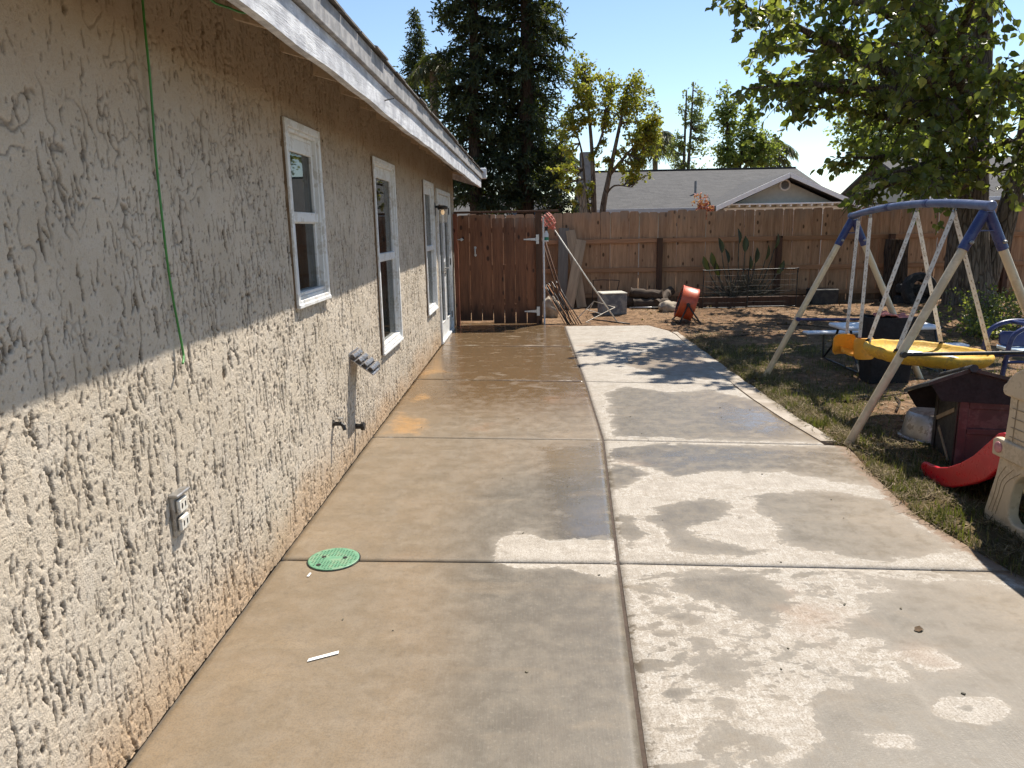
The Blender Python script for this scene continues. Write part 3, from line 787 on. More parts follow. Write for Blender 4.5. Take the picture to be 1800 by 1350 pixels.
m = MB(); ys = np.arange(-3, YE + .01, .13); A = []; F = []
for i, y in enumerate(ys):
    w0 = .0045*math.sin(y*2.1) + .003*math.sin(y*7.7+1); w1 = .003*math.sin(y*3.3+2)
    A += [(XF-.036, y, 2.262+w0), (XF+w1*.4, y, 2.262+w0), (XF+w1*.4, y, 2.402+w1), (XF-.036, y, 2.402+w1)]
for i in range(len(ys)-1):
    for q in range(4): F.append((i*4+q, i*4+(q+1) % 4, i*4+4+(q+1) % 4, i*4+4+q))
F += [(0, 3, 2, 1), tuple((len(ys)-1)*4+q for q in range(4))]
m.add(A, F); fas = m.build('fascia', M['fascia'], house)
MB().tube([(XF+.001, 4.52, 2.33), (XF+.05, 4.55, 2.345)], .004, 6).build('nail', M['black_metal'], fas)
MB().cbox((XF-.03, -3, 2.406), (XF+.022, YE+.02, 2.520), .004).build('drip_board', M['drip'], house)
for q in range(5):
    xa = XF-.036-.1*q; xb = xa-.096
    MB().add([(xa, -3, zs(xa)), (xb, -3, zs(xb)), (xb, YE, zs(xb)), (xa, YE, zs(xa)), (xa, -3, zs(xa)+.02), (xb, -3, zs(xb)+.02), (xb, YE, zs(xb)+.02), (xa, YE, zs(xa)+.02)],
             [(0,1,2,3),(7,6,5,4),(0,3,7,4),(1,5,6,2),(0,4,5,1),(3,2,6,7)]).build('soffit_board', M['eave_paint'], house)
y = 0.38
while y < 13.1:
    xa, xb = XF-.037, XW-.1 if y < 12.6 else XW-.6
    m = MB().add([(xa, y, zs(xa)-.130), (xb, y, zs(xb)-.130), (xb, y, zs(xb)-.001), (xa, y, zs(xa)-.001), (xa, y+.042, zs(xa)-.130), (xb, y+.042, zs(xb)-.130), (xb, y+.042, zs(xb)-.001), (xa, y+.042, zs(xa)-.001)],
             [(0,1,2,3),(7,6,5,4),(0,4,5,1),(1,5,6,2),(2,6,7,3),(3,7,4,0)])
    m.build('rafter_tail', M['eave_paint'], house); y += .605
m = MB(); xa, xb = XF+.03, -8.0; zt = lambda x: 2.530 + (XF - x)*PIT
m.add([(xa-.03, -3, zt(xa-.03)), (xb, -3, zt(xb)), (xb, YE+.03, zt(xb)), (xa-.03, YE+.03, zt(xa-.03)), (xa-.03, -3, zt(xa-.03)-.012), (xb, -3, zt(xb)-.05), (xb, YE+.03, zt(xb)-.05), (xa-.03, YE+.03, zt(xa-.03)-.012)],
      [(0,3,2,1),(4,5,6,7),(0,4,7,3),(0,1,5,4),(3,7,6,2)])
roof = m.build('roof', M['shingle'], house)
sh = None
for row in range(2):
    y = -2.9 + .15*row; q = 0
    while y < YE:
        x0 = XF+.045-.13*row; z0 = zt(x0)+.004+.012*row
        if sh is None:
            sh = MB().add([(0, 0, 0), (0, .305, 0), (-.3, .305, .3*PIT), (-.3, 0, .3*PIT), (0, 0, .010), (0, .305, .010), (-.3, .305, .3*PIT+.004), (-.3, 0, .3*PIT+.004)],
                     [(0,1,2,3),(7,6,5,4),(0,4,5,1),(1,5,6,2),(3,2,6,7),(0,3,7,4)])
            me = bpy.data.meshes.new('shingle'); me.from_pydata(sh.v, [], sh.f); me.materials.append(M['shingle'])
        o = bpy.data.objects.new('shingle', me); COL.objects.link(o); o.parent = roof
        o.location = (x0 - ORI['house'][0] + random.uniform(-.008, .008), y - 5, z0 + random.uniform(0, .006)); o.rotation_euler = (0, random.uniform(-.02, .02), random.uniform(-.012, .012))
        y += .315 + random.uniform(0, .01)
# rake board at the gable
m = MB(); m.add([(XF, YE-.03, 2.27), (-8, YE-.03, 2.27+7.165*PIT), (-8, YE-.03, 2.49+7.165*PIT), (XF, YE-.03, 2.49), (XF, YE, 2.27), (-8, YE, 2.27+7.165*PIT), (-8, YE, 2.49+7.165*PIT), (XF, YE, 2.49)],
      [(0,1,2,3),(7,6,5,4),(0,4,5,1),(3,2,6,7),(0,3,7,4)]); m.build('rake_board', M['fascia'], house)

# ---- things fixed to the house
o = MB()
o.cbox((XW-.002, 2.39, .555), (XW+.016, 2.485, .705), .006)
outlet = o.build('electrical_outlet', M['steel'], loc=(XW, 2.43, .62)); tag(outlet, 'grey weatherproof socket box low on the stucco wall', 'outlet')
for z in (.597, .662):
    MB().cbox((XW+.016, 2.405, z-.026), (XW+.030, 2.47, z+.026), .005).build('socket', M['rope'], outlet)
    m = MB()
    for dy in (-.012, .012): m.box((XW+.0305, 2.4375+dy-.0025, z-.008), (XW+.0315, 2.4375+dy+.0025, z+.01))
    m.build('slot', M['black_metal'], outlet)
MB().cbox((XW, 2.388, .70), (XW+.036, 2.487, .712), .003).build('hood', M['steel'], outlet)

# ribbed metal vent hood
M['vent_metal'] = mat_plain('aged_aluminium', (.42, .40, .39), .32, .8, dirt=(.10, .08, .06), dirt_amt=.6, scale=18)
hood = empty('vent_hood', 'shiny ribbed metal vent hood sticking out below the middle window', 'vent', (XW, 5.2, .68))
for q in range(4):                                               # four rounded louvres stepping out from the wall
    prof = [(XW + .002 + .040*q + .040*t_, .748 - .030*q - .012*t_ + .015*math.sin(math.pi*t_)) for t_ in np.linspace(0, 1, 7)]
    A = []; F = []
    for (x_, z_) in prof:
        for (y_, dz) in ((5.02, 0), (5.26, 0), (5.26, -.005), (5.02, -.005)): A.append((x_, y_, z_ + dz))
    for i in range(6):
        for k_ in range(4): F.append((i*4+k_, i*4+(k_+1) % 4, i*4+4+(k_+1) % 4, i*4+4+k_))
    F += [(0, 1, 2, 3), (27, 26, 25, 24)]
    MB().add(A, F).build('louvre', M['vent_metal'], hood, 'auto')
MB().add([(XW+.002, 5.02, .728), (XW+.162, 5.02, .612), (XW+.162, 5.26, .612), (XW+.002, 5.26, .728), (XW+.002, 5.02, .720), (XW+.162, 5.02, .604), (XW+.162, 5.26, .604), (XW+.002, 5.26, .720)], [(0,1,2,3),(7,6,5,4),(0,4,5,1),(1,5,6,2),(2,6,7,3),(3,7,4,0)]).build('shadow_plate', M['vent_metal'], hood)  # plate added below the louvres so the hood casts a solid shadow
MB().prism([(0, .735), (.162, .640), (.162, .618), (0, .68)], (XW, 5.262, 0), (1, 0, 0), (0, 0, 1), -.004).build('side_plate', M['vent_metal'], hood)
MB().cbox((XW-.004, 5.0, .66), (XW+.006, 5.28, .765), .002).build('wall_plate', M['vent_metal'], hood)

tap = empty('hose_tap', 'black hose tap on the wall below the middle window', 'tap', (XW, 4.50, .40))
y, z = 4.50, .40
m = MB(); m.tube([(XW-.01, y, z), (XW+.05, y, z), (XW+.068, y-.005, z-.010), (XW+.075, y-.008, z-.04)], [.014, .013, .013, .012], 10); m.lathe((XW+.001, y, z), [(.026, 0), (.026, .006)], 14, (1, 0, 0))
m.build('spout', M['black_metal'], tap, 'auto')
m = MB(); m.tube([(XW+.042, y, z+.01), (XW+.046, y, z+.032)], .007, 8); m.lathe((XW+.046, y, z+.03), [(.012, 0), (.021, .003), (.021, .009), (.012, .011)], 9)
m.build('handwheel', M['steel'], tap, 'auto')
stub = empty('pipe_stub', 'short black capped pipe sticking out low on the wall', 'pipe', (XW, 5.08, .225))
MB().tube([(XW-.01, 5.08, .225), (XW+.045, 5.08, .225)], .020, 12).build('pipe', M['black_metal'], stub, 'auto')
MB().lathe((XW+.040, 5.08, .225), [(.030, 0), (.031, .02), (.024, .026)], 8, (1, 0, 0)).build('cap', M['black_metal'], stub, 'auto')

def smooth_path(pts, n=8):
    P = [np.array(p, float) for p in pts]; out = []
    for i in range(len(P)-1):
        p0, p1, p2, p3 = P[max(i-1, 0)], P[i], P[i+1], P[min(i+2, len(P)-1)]
        for k in range(n):
            s = k/n; out.append(.5*((2*p1)+(-p0+p2)*s+(2*p0-5*p1+4*p2-p3)*s*s+(-p0+3*p1-3*p2+p3)*s**3))
    out.append(P[-1]); return out
c = MB().tube(smooth_path([(XW+.02, 2.60, 2.55), (XW+.016, 2.579, 2.342), (XW+.02, 2.56, 2.078), (XW+.014, 2.553, 1.843), (XW+.018, 2.541, 1.619), (XW+.014, 2.555, 1.426), (XW+.022, 2.572, 1.20), (XW+.03, 2.556, 1.165), (XW+.035, 2.535, 1.150)]), .0042, 8).build('hanging_cable', M['green_cable'], loc=(XW, 2.56, 1.15), smooth=True)
tag(c, 'thin green cable hanging down the near stucco wall', 'cable')
c = MB().tube(smooth_path([(-1.05, 2.50, 2.46), (-1.05, 2.615, 2.36), (-1.02, 2.72, 2.35), (-.98, 2.80, 2.355), (-.90, 2.83, 2.40)]), .0042, 8).build('looped_cable', M['green_cable'], loc=(-1, 2.6, 2.4), smooth=True)
tag(c, 'short green cable looped under the eave', 'cable')
for (yb, lab) in ((11.6, 'drooping thin dark wire under the far end of the eave'),):
    c = MB().tube(smooth_path([(-1.2, 10.9, 2.50), (-1.12, 11.3, 2.42), (-1.05, 11.7, 2.46), (-1.0, 12.1, 2.37), (-.93, 12.5, 2.42), (-.9, 12.9, 2.38)]), .006, 6).build('eave_wire', M['black_metal'], loc=(-1, yb, 2.4), smooth=True); tag(c, lab, 'wire')
sl = empty('security_light', 'small pale floodlight at the far corner of the eave', 'light', (XF, 13.16, 2.5))
MB().cbox((XF-.02, 13.20, 2.42), (XF+.09, 13.30, 2.60), .012).build('housing', M['white_plastic'], sl)
MB().tube([(XF-.02, 13.165, 2.45), (XF+.02, 13.22, 2.46)], .016, 8).build('bracket', M['white_plastic'], sl)

lamp = empty('wall_lantern', 'black wall lantern with clear glass shade between window and door', 'lamp', (XW, 9.98, 1.8))
m = MB(); m.cbox((XW+.0, 9.93, 1.76), (XW+.018, 10.03, 1.93), .004); m.cbox((XW+.018, 9.965, 1.86), (XW+.12, 9.995, 1.89), .003); m.lathe((XW+.115, 9.98, 1.84), [(.062, 0), (.068, .01), (.068, .035), (.03, .05)], 20)
m.build('bracket', M['black_metal'], lamp, 'auto')
t = NT('lantern_glass'); t.set((.8, .72, .6), .12, 0, .5); tr = t.node('ShaderNodeBsdfTransparent'); mx = t.node('ShaderNodeMixShader'); mx.inputs[0].default_value = .72
t.link(t.b.outputs[0], mx.inputs[1]); t.link(tr.outputs[0], mx.inputs[2]); t.link(mx.outputs[0], t.out.inputs[0]); M['lantern_glass'] = t.m
MB().lathe((XW+.115, 9.98, 1.67), [(.058, 0), (.06, .17)], 20).build('shade', M['lantern_glass'], lamp, 'auto')
t = NT('lit_bulb'); t.set((.9, .8, .6), .4); t.val(t.b.inputs['Emission Color'], (1, .62, .28)); t.b.inputs['Emission Strength'].default_value = 0.35; M['bulb'] = t.m
MB().lathe((XW+.115, 9.98, 1.77), [(.008, 0), (.022, .02), (.024, .04), (.014, .065)], 12).build('bulb', M['bulb'], lamp, True)

# valve lid set in the joint, scrap of paper, leaf crumbs on the slab
lid = empty('valve_lid', 'round green plastic valve lid set flush in the patio joint', 'lid', (-.995, 3.386, .002))
R0 = .125
MB().lathe((-.995, 3.386, -.004), [(R0+.006, 0), (R0+.006, .0065), (R0+.001, .0066), (R0, .005)], 40).build('rim', M['black_metal'], lid)
MB().lathe((-.995, 3.386, .000), [(R0, 0), (R0, .006), (R0-.004, .008)], 40).build('cover', M['green_lid'], lid)
m = MB()
for i in range(-7, 8):
    for j in range(-7, 8):
        x, y = i*.0155, j*.0155
        if math.hypot(x, y) < R0-.014 and not (abs(x) < .038 and abs(y) < .028): m.cbox((-.995+x-.0042, 3.386+y-.0042, .008), (-.995+x+.0042, 3.386+y+.0042, .0105), .001)
m.build('tread_studs', M['green_lid'], lid)['kind'] = 'stuff'
for (x, y, r) in ((-.052, .012, .011), (.056, .004, .011), (-.055, -.075, .012)):
    MB().lathe((-.995+x, 3.386+y, .0085), [(r, 0), (r, .0025)], 14).build('bolt_hole', M['black_metal'], lid)
M['paper'] = mat_plain('white_paper', (.82, .82, .80), .7, var=.04)
pp = MB().prism([(0, 0), (.118, .012), (.122, .030), (.008, .017)], (-.865, 2.50, .003), (.93, .36, 0), (-.36, .93, 0), .002).build('paper_strip', M['paper'], loc=(-.8, 2.52, .003)); tag(pp, 'white strip of paper lying on the near patio slab', 'paper')
pp = MB().prism([(0, 0), (.01, 0), (.012, .035), (.004, .035)], (-1.075, 3.20, .003), (1, 0, 0), (0, 1, 0), .002).build('paper_scrap', M['paper'], loc=(-1.07, 3.2, .003)); tag(pp, 'tiny white scrap beside the green lid', 'paper')

# ================================================================== BACK FENCE
fence = empty('board_fence', 'brown cedar board fence across the back of the yard', 'fence', (4, 15, 0))
def board_mesh(name, w, h, th, mat, ear=.025, warp=0.0):
    o = [(-w/2, 0), (w/2, 0), (w/2, h-ear), (w/2-ear, h), (-w/2+ear, h), (-w/2, h-ear)]
    m = MB().prism(o, (0, th/2, 0), (1, 0, 0), (0, 0, 1), th)
    me = bpy.data.meshes.new(name); me.from_pydata(m.v, [], m.f); me.materials.append(mat); me.update(); return me
fm = [board_mesh('board', .180 + .002*i, 1.80 + .008*i, .018, M['fence_wood']) for i in range(4)]
x = -3.6; k = 0
while x < 11.2:
    o = bpy.data.objects.new('board', fm[random.randrange(4)]); COL.objects.link(o); o.parent = fence
    o.location = (x - 4 + random.uniform(-.002, .002), .012 + random.uniform(-.004, .004), .035 + random.uniform(-.013, .013))
    o.rotation_euler = (random.uniform(-.004, .004), random.uniform(-.006, .006), random.uniform(-.04, .04)); x += .1885
PX = [-2.2, .09, 2.55, 4.88, 7.06, 9.3]
for zc in (1.285, .715, .22):
    for a, b in zip([-3.6] + PX, PX + [11.2]):
        me_ = MB().cbox((a+.004, 14.950, zc-.044), (b-.004, 14.988, zc+.044), .004); me_.build('rail', M['rail_wood'], fence)
for q in PX: MB().cbox((q-.05, 14.845, -.1), (q+.05, 14.948, 1.33), .005).build('post', M['post_wood'], fence)

# ================================================================== GATE
gate = empty('wooden_gate', 'dark red-brown wooden gate between the house and the fence', 'gate', (-.5, 12.3, 0))
x = -1.095; i = 0
while x < .06:
    h = 1.72 + .004*(i % 3); zb = .075 - (.055 if i > 2 else 0)
    me = board_mesh('board', .176, h, .019, M['gate_wood'], .02)
    o = bpy.data.objects.new('board', me); COL.objects.link(o); o.parent = gate
    o.location = (x + .5, 0, zb + random.uniform(-.004, .004)); o.rotation_euler = (0, random.uniform(-.005, .005), 0); x += .1865; i += 1
for z in (.30, .95, 1.55): MB().cbox((-1.17, 12.312, z-.045), (.08, 12.35, z+.045), .004).build('cross_rail', M['gate_wood'], gate)
MB().cbox((-1.24, 12.235, 1.822), (.46, 12.335, 1.856), .004).build('top_beam', M['post_wood'], gate)
M['post_red'] = mat_wood('red_post_wood', (.30, .11, .06), (.25, .09, .05), (.14, .05, .03))
MB().cbox((-1.252, 12.25, -.05), (-1.188, 12.35, 1.82), .004).build('post', M['post_red'], gate)
MB().cbox((.085, 12.24, -.05), (.185, 12.345, 1.82), .004).build('post', M['post_wood'], gate)
M['pale_steel'] = mat_plain('zinc_hinge', (.62, .61, .58), .5, .35, dirt=(.35, .3, .25))
for z in (1.395, .225):
    h = MB().prism([(0, -.022), (-.20, -.008), (-.20, .008), (0, .022)], (.09, 12.236, z), (1, 0, 0), (0, 0, 1), .005)
    h.cbox((.092, 12.226, z-.075), (.140, 12.234, z+.075), .002); h.tube([(.091, 12.23, z-.03), (.091, 12.23, z+.03)], .008, 8)
    hh = h.build('hinge', M['pale_steel'], gate)
m = MB(); m.tube(smooth_path([(-.905, 12.288, 1.275), (-.905, 12.245, 1.262), (-.905, 12.245, 1.168), (-.905, 12.288, 1.155)], 4), .010, 8)
for z in (1.275, 1.155): m.lathe((-.905, 12.29, z), [(.022, 0), (.022, .005)], 12, (0, -1, 0))
m.build('pull_handle', M['pale_steel'], gate, 'auto')
m = MB(); m.tube([(-1.2, 12.27, 1.41), (-1.09, 12.27, 1.41)], .008, 8); m.lathe((-1.125, 12.289, 1.41), [(.024, 0), (.024, .03), (.01, .035)], 12, (0, -1, 0)); m.build('latch', M['pale_steel'], gate, 'auto')

# ================================================================== CLUTTER BESIDE THE GATE
def board_thing(p, q, w, th, lab, mat=None, up=(0, -1, .2)):
    p = np.array(p, float); q = np.array(q, float)
    d = q - p; L = np.linalg.norm(d); d /= L
    u = np.array(up, float); side = np.cross(d, u); side /= np.linalg.norm(side); nn = np.cross(side, d)
    m = MB().cbox((-w/2, -th/2, 0), (w/2, th/2, L), .004)
    me = bpy.data.meshes.new('plank'); me.from_pydata(m.v, [], m.f); me.materials.append(mat or M['plank_wood'])
    o = bpy.data.objects.new('plank', me); COL.objects.link(o)
    o.matrix_world = Matrix.Translation(p) @ Matrix((side, nn, d)).transposed().to_4x4()
    tag(o, lab, 'plank', 'planks leaning on the fence'); return o
M['plank_grey'] = mat_wood('grey_plank', (.22, .19, .16), (.2, .17, .14), (.12, .10, .085), knots=False)
zg = lambda x, y: float(gz(x, y))
board_thing((.60, 14.50, zg(.6, 14.5)), (.665, 14.915, 1.555), .20, .022, 'grey leaning plank behind the others, left of the three', M['plank_grey'])
board_thing((.985, 14.42, zg(.98, 14.42)), (.79, 14.895, 1.51), .185, .022, 'brown leaning plank in the middle, its foot to the right')
board_thing((.715, 14.30, zg(.7, 14.3)), (1.005, 14.845, 1.32), .195, .024, 'pale leaning plank in front with its foot to the left')

def rods():
    k = 0; ordn = {.56: 'leftmost', .60: 'second', .62: 'third', .64: 'fourth', .67: 'fifth', .70: 'sixth', .74: 'seventh', .78: 'eighth', .83: 'rightmost'}
    for (bx, by, tx, ty, tz) in [(.56,12.14,.235,12.52,.60), (.60,12.16,.25,12.55,.62), (.64,12.12,.262,12.56,.63), (.67,12.17,.285,12.60,.62), (.70,12.14,.30,12.56,.65), (.74,12.17,.36,12.62,.67), (.78,12.15,.40,12.62,.66), (.62,12.22,.24,12.62,.57), (.83,12.2,.43,12.66,.68)]:
        p0 = V(bx, by, 0.0); p1 = V(tx, ty, tz)
        p0[2] = max(zg(bx, by), 0 if bx < .7 and by < 12.05 else -1) + .004
        o = MB().tube([p0, p0*.5+p1*.5 + V(.004*math.sin(k*3), 0, -.006), p1, p1 + V(-.035, .02, .012), p1 + V(-.05, .02, -.03)], .0085, 7).build('metal_rod', M['black_metal'] if k % 3 else M['rail_wood'], loc=(bx, by, 0), smooth=True)
        tag(o, 'thin dark rod leaning beside the gate, ' + ordn[bx] + (' of the bundle at its foot' if 'most' in ordn[bx] else ' from the left at its foot'), 'rod', 'rods bundled beside the gate'); k += 1
rods()
for (a, b, lab) in (((.60, 12.36), (.185, 12.72, 1.40), 'long dark tool handle leaning by the gate post, the left one'), ((.66, 12.40), (.245, 12.75, 1.37), 'long dark tool handle leaning by the gate post, the right one')):
    o = MB().tube([(a[0], a[1], zg(*a)), ((a[0]+b[0])/2, (a[1]+b[1])/2, b[2]/2), b], .014, 8).build('tool_handle', M['post_wood'], loc=(a[0], a[1], 0), smooth=True); tag(o, lab, 'handle', 'tool handles by the gate')
o = MB().tube([(.222, 12.37, zg(.222, 12.37)), (.212, 12.37, 1.74)], .016, 10).build('lit_post_edge', M['white_plastic'], loc=(.22, 12.37, 0), smooth='auto'); tag(o, 'thin white rod added as the sunlit edge of the gate post', 'pipe')  # white rod added to stand in for the sunlit edge of the post
sb = empty('spray_bottle', 'small bottle with black cap hanging by the gate post', 'bottle', (.255, 12.40, 1.34))
MB().lathe((.262, 12.41, 1.35), [(.03, 0), (.038, .015), (.038, .12), (.02, .16), (.018, .175)], 16).build('body', M['white_plastic'], sb, 'auto')
MB().lathe((.262, 12.41, 1.525), [(.022, 0), (.022, .035), (.03, .04), (.03, .065), (.01, .07)], 14).build('cap', M['black_metal'], sb, 'auto')
MB().lathe((.262, 12.41, 1.375), [(.0392, 0), (.0392, .05)], 16).build('sticker', M['green_plastic'], sb, 'auto')

fp = empty('fruit_picker', 'long white fruit-picking pole with red basket leaning by the gate', 'fruit picker', (1.445, 12.36, 0))
b0 = V(1.445, 12.36, zg(1.445, 12.36)); b1 = V(.375, 12.47, 1.575); d = (b1-b0)/np.linalg.norm(b1-b0)
MB().tube([b0, (b0+b1)/2 + V(0, 0, -.012), b1], .0115, 8).build('pole', M['rope'], fp, True)
M['red_basket'] = mat_plain('red_basket', (.55, .16, .12), .6, dirt=(.4, .2, .15))
bb = MB(); dd, uu, ww = basis(d)
for q in range(10):
    a = 2*math.pi*q/10; rr_ = lambda s: [.02, .085, .10, .095, .08][s]
    bb.tube([b1 + d*h + (uu*math.cos(a)+ww*math.sin(a))*rr_(s) for s, h in enumerate((0, .04, .11, .18, .25))], .007, 6)
for s, h in ((1, .04), (2, .11), (3, .18)):
    r_ = [.02, .085, .10, .095][s]; bb.tube([b1 + d*h + (uu*math.cos(2*math.pi*q/16)+ww*math.sin(2*math.pi*q/16))*r_ for q in range(17)], .006, 6)
bb.build('basket', M['red_basket'], fp, True)
MB().lathe(b1 + d*.005, [(.03, -.04), (.035, 0), (.075, .03), (.08, .045)], 14, d).build('socket', M['red_basket'], fp, 'auto')

# weathered cube block
bl = empty('concrete_block', 'dark weathered cube block with pale top standing in the dirt', 'block', (1.47, 13.5, 0))
ca, sa = math.cos(.12), math.sin(.12)
def rotbox(m, c, hw, hd, z0, z1, ang, ch=.012):
    q = MB().cbox((-hw, -hd, z0), (hw, hd, z1), ch); cc, ss = math.cos(ang), math.sin(ang)
    m.add([(c[0]+p[0]*cc-p[1]*ss, c[1]+p[0]*ss+p[1]*cc, p[2]) for p in q.v], q.f); return m
rotbox(MB(), (1.47, 13.5), .225, .21, -.03, .385, .12).build('body', M['block'], bl)
rotbox(MB(), (1.47, 13.5), .232, .217, .386, .412, .12).build('top', M['block_top'], bl)

# bent wire rack and rod on the ground
o = MB().tube([(.76, 12.55, .03), (1.10, 13.0, .30), (1.42, 12.55, .235), (.90, 12.25, .025), (.98, 12.2, .018)], .007, 6)
o.tube([(1.10, 13.0, .30), (1.0, 13.2, .05)], .006, 6); o.tube([(.95, 12.8, .18), (1.18, 12.42, .14)], .005, 6)
o = o.build('wire_rack', M['rope'], loc=(1.1, 12.6, 0), smooth=True); tag(o, 'bent pale wire rack lying before the dark block', 'wire rack')
o = MB().tube([(1.02, 12.75, zg(1.02, 12.75)+.012), (1.62, 12.18, zg(1.62, 12.18)+.012)], .011, 8).build('black_rod', M['black_metal'], loc=(1.3, 12.5, 0), smooth=True); tag(o, 'black rod lying flat on the dirt before the block', 'rod')
o = MB().tube(smooth_path([(1.20, 14.6, zg(1.2, 14.6)), (1.22, 14.6, .50), (1.25, 14.6, .55), (1.68, 14.6, .54), (1.72, 14.6, .50), (1.68, 14.6, .3), (1.66, 14.6, zg(1.66, 14.6))], 4), .008, 6).build('wire_hoop', M['black_metal'], loc=(1.45, 14.6, 0), smooth=True); tag(o, 'black wire hoop standing against the fence behind the block', 'wire hoop')
o = MB().tube([(1.85, 13.95, zg(1.85, 13.95)+.03), (2.55, 13.9, zg(2.55, 13.9)+.03)], .017, 8).build('thin_pipe', M['steel'], loc=(2.2, 13.9, 0), smooth=True); tag(o, 'thin grey pipe on the dirt in front of the logs', 'pipe')

def rough_blob(name, c, rad, mat, lab, cat, seed, group=None, n=14, amp=.22):
    r = np.random.default_rng(seed); vs = []; fs = []
    for i in range(n+1):
        th = math.pi*i/n
        for j in range(2*n):
            ph = math.pi*j/n; dd_ = V(math.sin(th)*math.cos(ph), math.sin(th)*math.sin(ph), math.cos(th))
            k_ = 1 + amp*float(perlin(dd_[0]*1.7+seed, dd_[1]*1.7+dd_[2]*2.1, seed)) + amp*.4*float(perlin(dd_[0]*5+seed, dd_[1]*5+dd_[2]*4, seed+1))
            vs.append(np.array(c) + dd_*np.array(rad)*k_)
    for i in range(n):
        for j in range(2*n): fs.append((i*2*n+j, (i+1)*2*n+j, (i+1)*2*n+(j+1) % (2*n), i*2*n+(j+1) % (2*n)))
    o = MB().add(vs, fs).build(name, mat, loc=(c[0], c[1], 0), smooth=True); tag(o, lab, cat, group); return o
rough_blob('rock', (2.52, 13.62, .09), (.19, .15, .13), M['rock'], 'tan rock beside the orange fan', 'rock', 5)
rough_blob('rock', (.34, 13.3, .14), (.16, .15, .22), M['rock'], 'tan stone on the dirt behind the gate post', 'rock', 9)

def log(p, q, r0, lab, seed, mat='log_wood', group='logs against the fence'):
    p = np.array(p, float); q = np.array(q, float); rg = np.random.default_rng(seed)
    n = 9; pts = [p + (q-p)*i/(n-1) + rg.normal(0, .008, 3) for i in range(n)]
    m = MB().tube(pts, [r0*(1 + rg.uniform(-.1, .1)) for _ in range(n)], 14)
    m.v = [tuple(np.array(v) + rg.normal(0, r0*.05, 3)) for v in m.v]
    o = m.build('log', M[mat], loc=tuple((p+q)/2 * (1, 1, 0)), smooth='auto'); tag(o, lab, 'log', group)
log((1.75, 14.35, .14), (2.45, 14.25, .13), .11, 'dark log at the bottom of the pile by the fence, rear', 1)
log((1.95, 14.15, .13), (2.60, 14.0, .12), .10, 'dark log at the bottom of the pile by the fence, front', 2)
log((1.88, 14.30, .33), (2.50, 14.10, .28), .09, 'dark log lying on top of the pile by the fence', 3)
log((2.35, 13.95, .12), (2.70, 14.45, .34), .085, 'dark log propped slantwise at the right end of the pile', 4)

# ================================================================== ORANGE FAN
fan = empty('drum_fan', 'orange metal drum fan tilted on its black stand in the dirt', 'fan', (2.58, 12.3, 0))
fc = V(2.575, 12.32, .315); ax = V(.955, -.12, -.27); ax /= np.linalg.norm(ax)
MB().lathe(fc - ax*.135, [(.262, .004), (.268, 0), (.272, .012), (.264, .03), (.264, .24), (.272, .258), (.268, .27), (.255, .255), (.252, .02), (.262, .004)], 36, ax, caps=False).build('drum', M['orange_metal'], fan, 'auto')
m = MB(); d_, u_, w_ = basis(ax)
for s in (-.128, .128):
    for r_ in (.05, .10, .15, .20, .24):
        m.tube([fc + ax*s + (u_*math.cos(2*math.pi*q/24)+w_*math.sin(2*math.pi*q/24))*r_ for q in range(25)], .003, 5)
    for q in range(8):
        a = 2*math.pi*q/8; m.tube([fc + ax*s, fc + ax*s + (u_*math.cos(a)+w_*math.sin(a))*.255], .003, 5)
m.build('grille', M['black_metal'], fan)
m = MB(); m.lathe(fc - ax*.07, [(.06, 0), (.06, .14)], 14, ax)
for q in range(4):
    a = 2*math.pi*q/4; e1 = u_*math.cos(a)+w_*math.sin(a); e2 = np.cross(ax, e1)
    m.add([fc + e1*.05 + e2*.04 - ax*.03, fc + e1*.05 - e2*.04 + ax*.03, fc + e1*.235 - e2*.08 + ax*.04, fc + e1*.235 + e2*.08 - ax*.04], [(0, 1, 2, 3)])
m.build('blades', M['black_metal'], fan)
m = MB(); side = V(.12, .99, 0)
for s in (-1, 1):
    pv = fc + side*s*.285; g1 = V(2.40, 12.32+s*.285, zg(2.4, 12.32)+.012); g2 = V(2.75, 12.32+s*.285, zg(2.75, 12.3)+.012)
    m.tube([pv, V(pv[0]-.05, pv[1], .2), g1], .013, 8); m.tube([pv, V(pv[0]+.07, pv[1], .2), g2], .013, 8); m.lathe(pv - side*s*.012, [(.03, 0), (.03, .03)], 12, side*s)
m.tube([V(2.40, 12.03, .02), V(2.40, 12.61, .02)], .012, 8); m.tube([V(2.75, 12.03, .02), V(2.75, 12.61, .02)], .012, 8)
m.build('stand', M['black_metal'], fan)
m = MB()
for k_, (a0, a1) in enumerate(((-.62, -.32),)):
    pts = []
    A_ = []
    for q in range(9):
        # small worn white sticker following the drum
        a = math.radians(-118 + 4.2*q); e = None
        c_ = u_*math.cos(a)+w_*math.sin(a)
        A_ += [fc + c_*.2665 + ax*.02, fc + c_*.2665 + ax*.085]
    m.add(A_, [(2*q, 2*q+1, 2*q+3, 2*q+2) for q in range(8)])
m.build('sticker', M['rope'], fan)

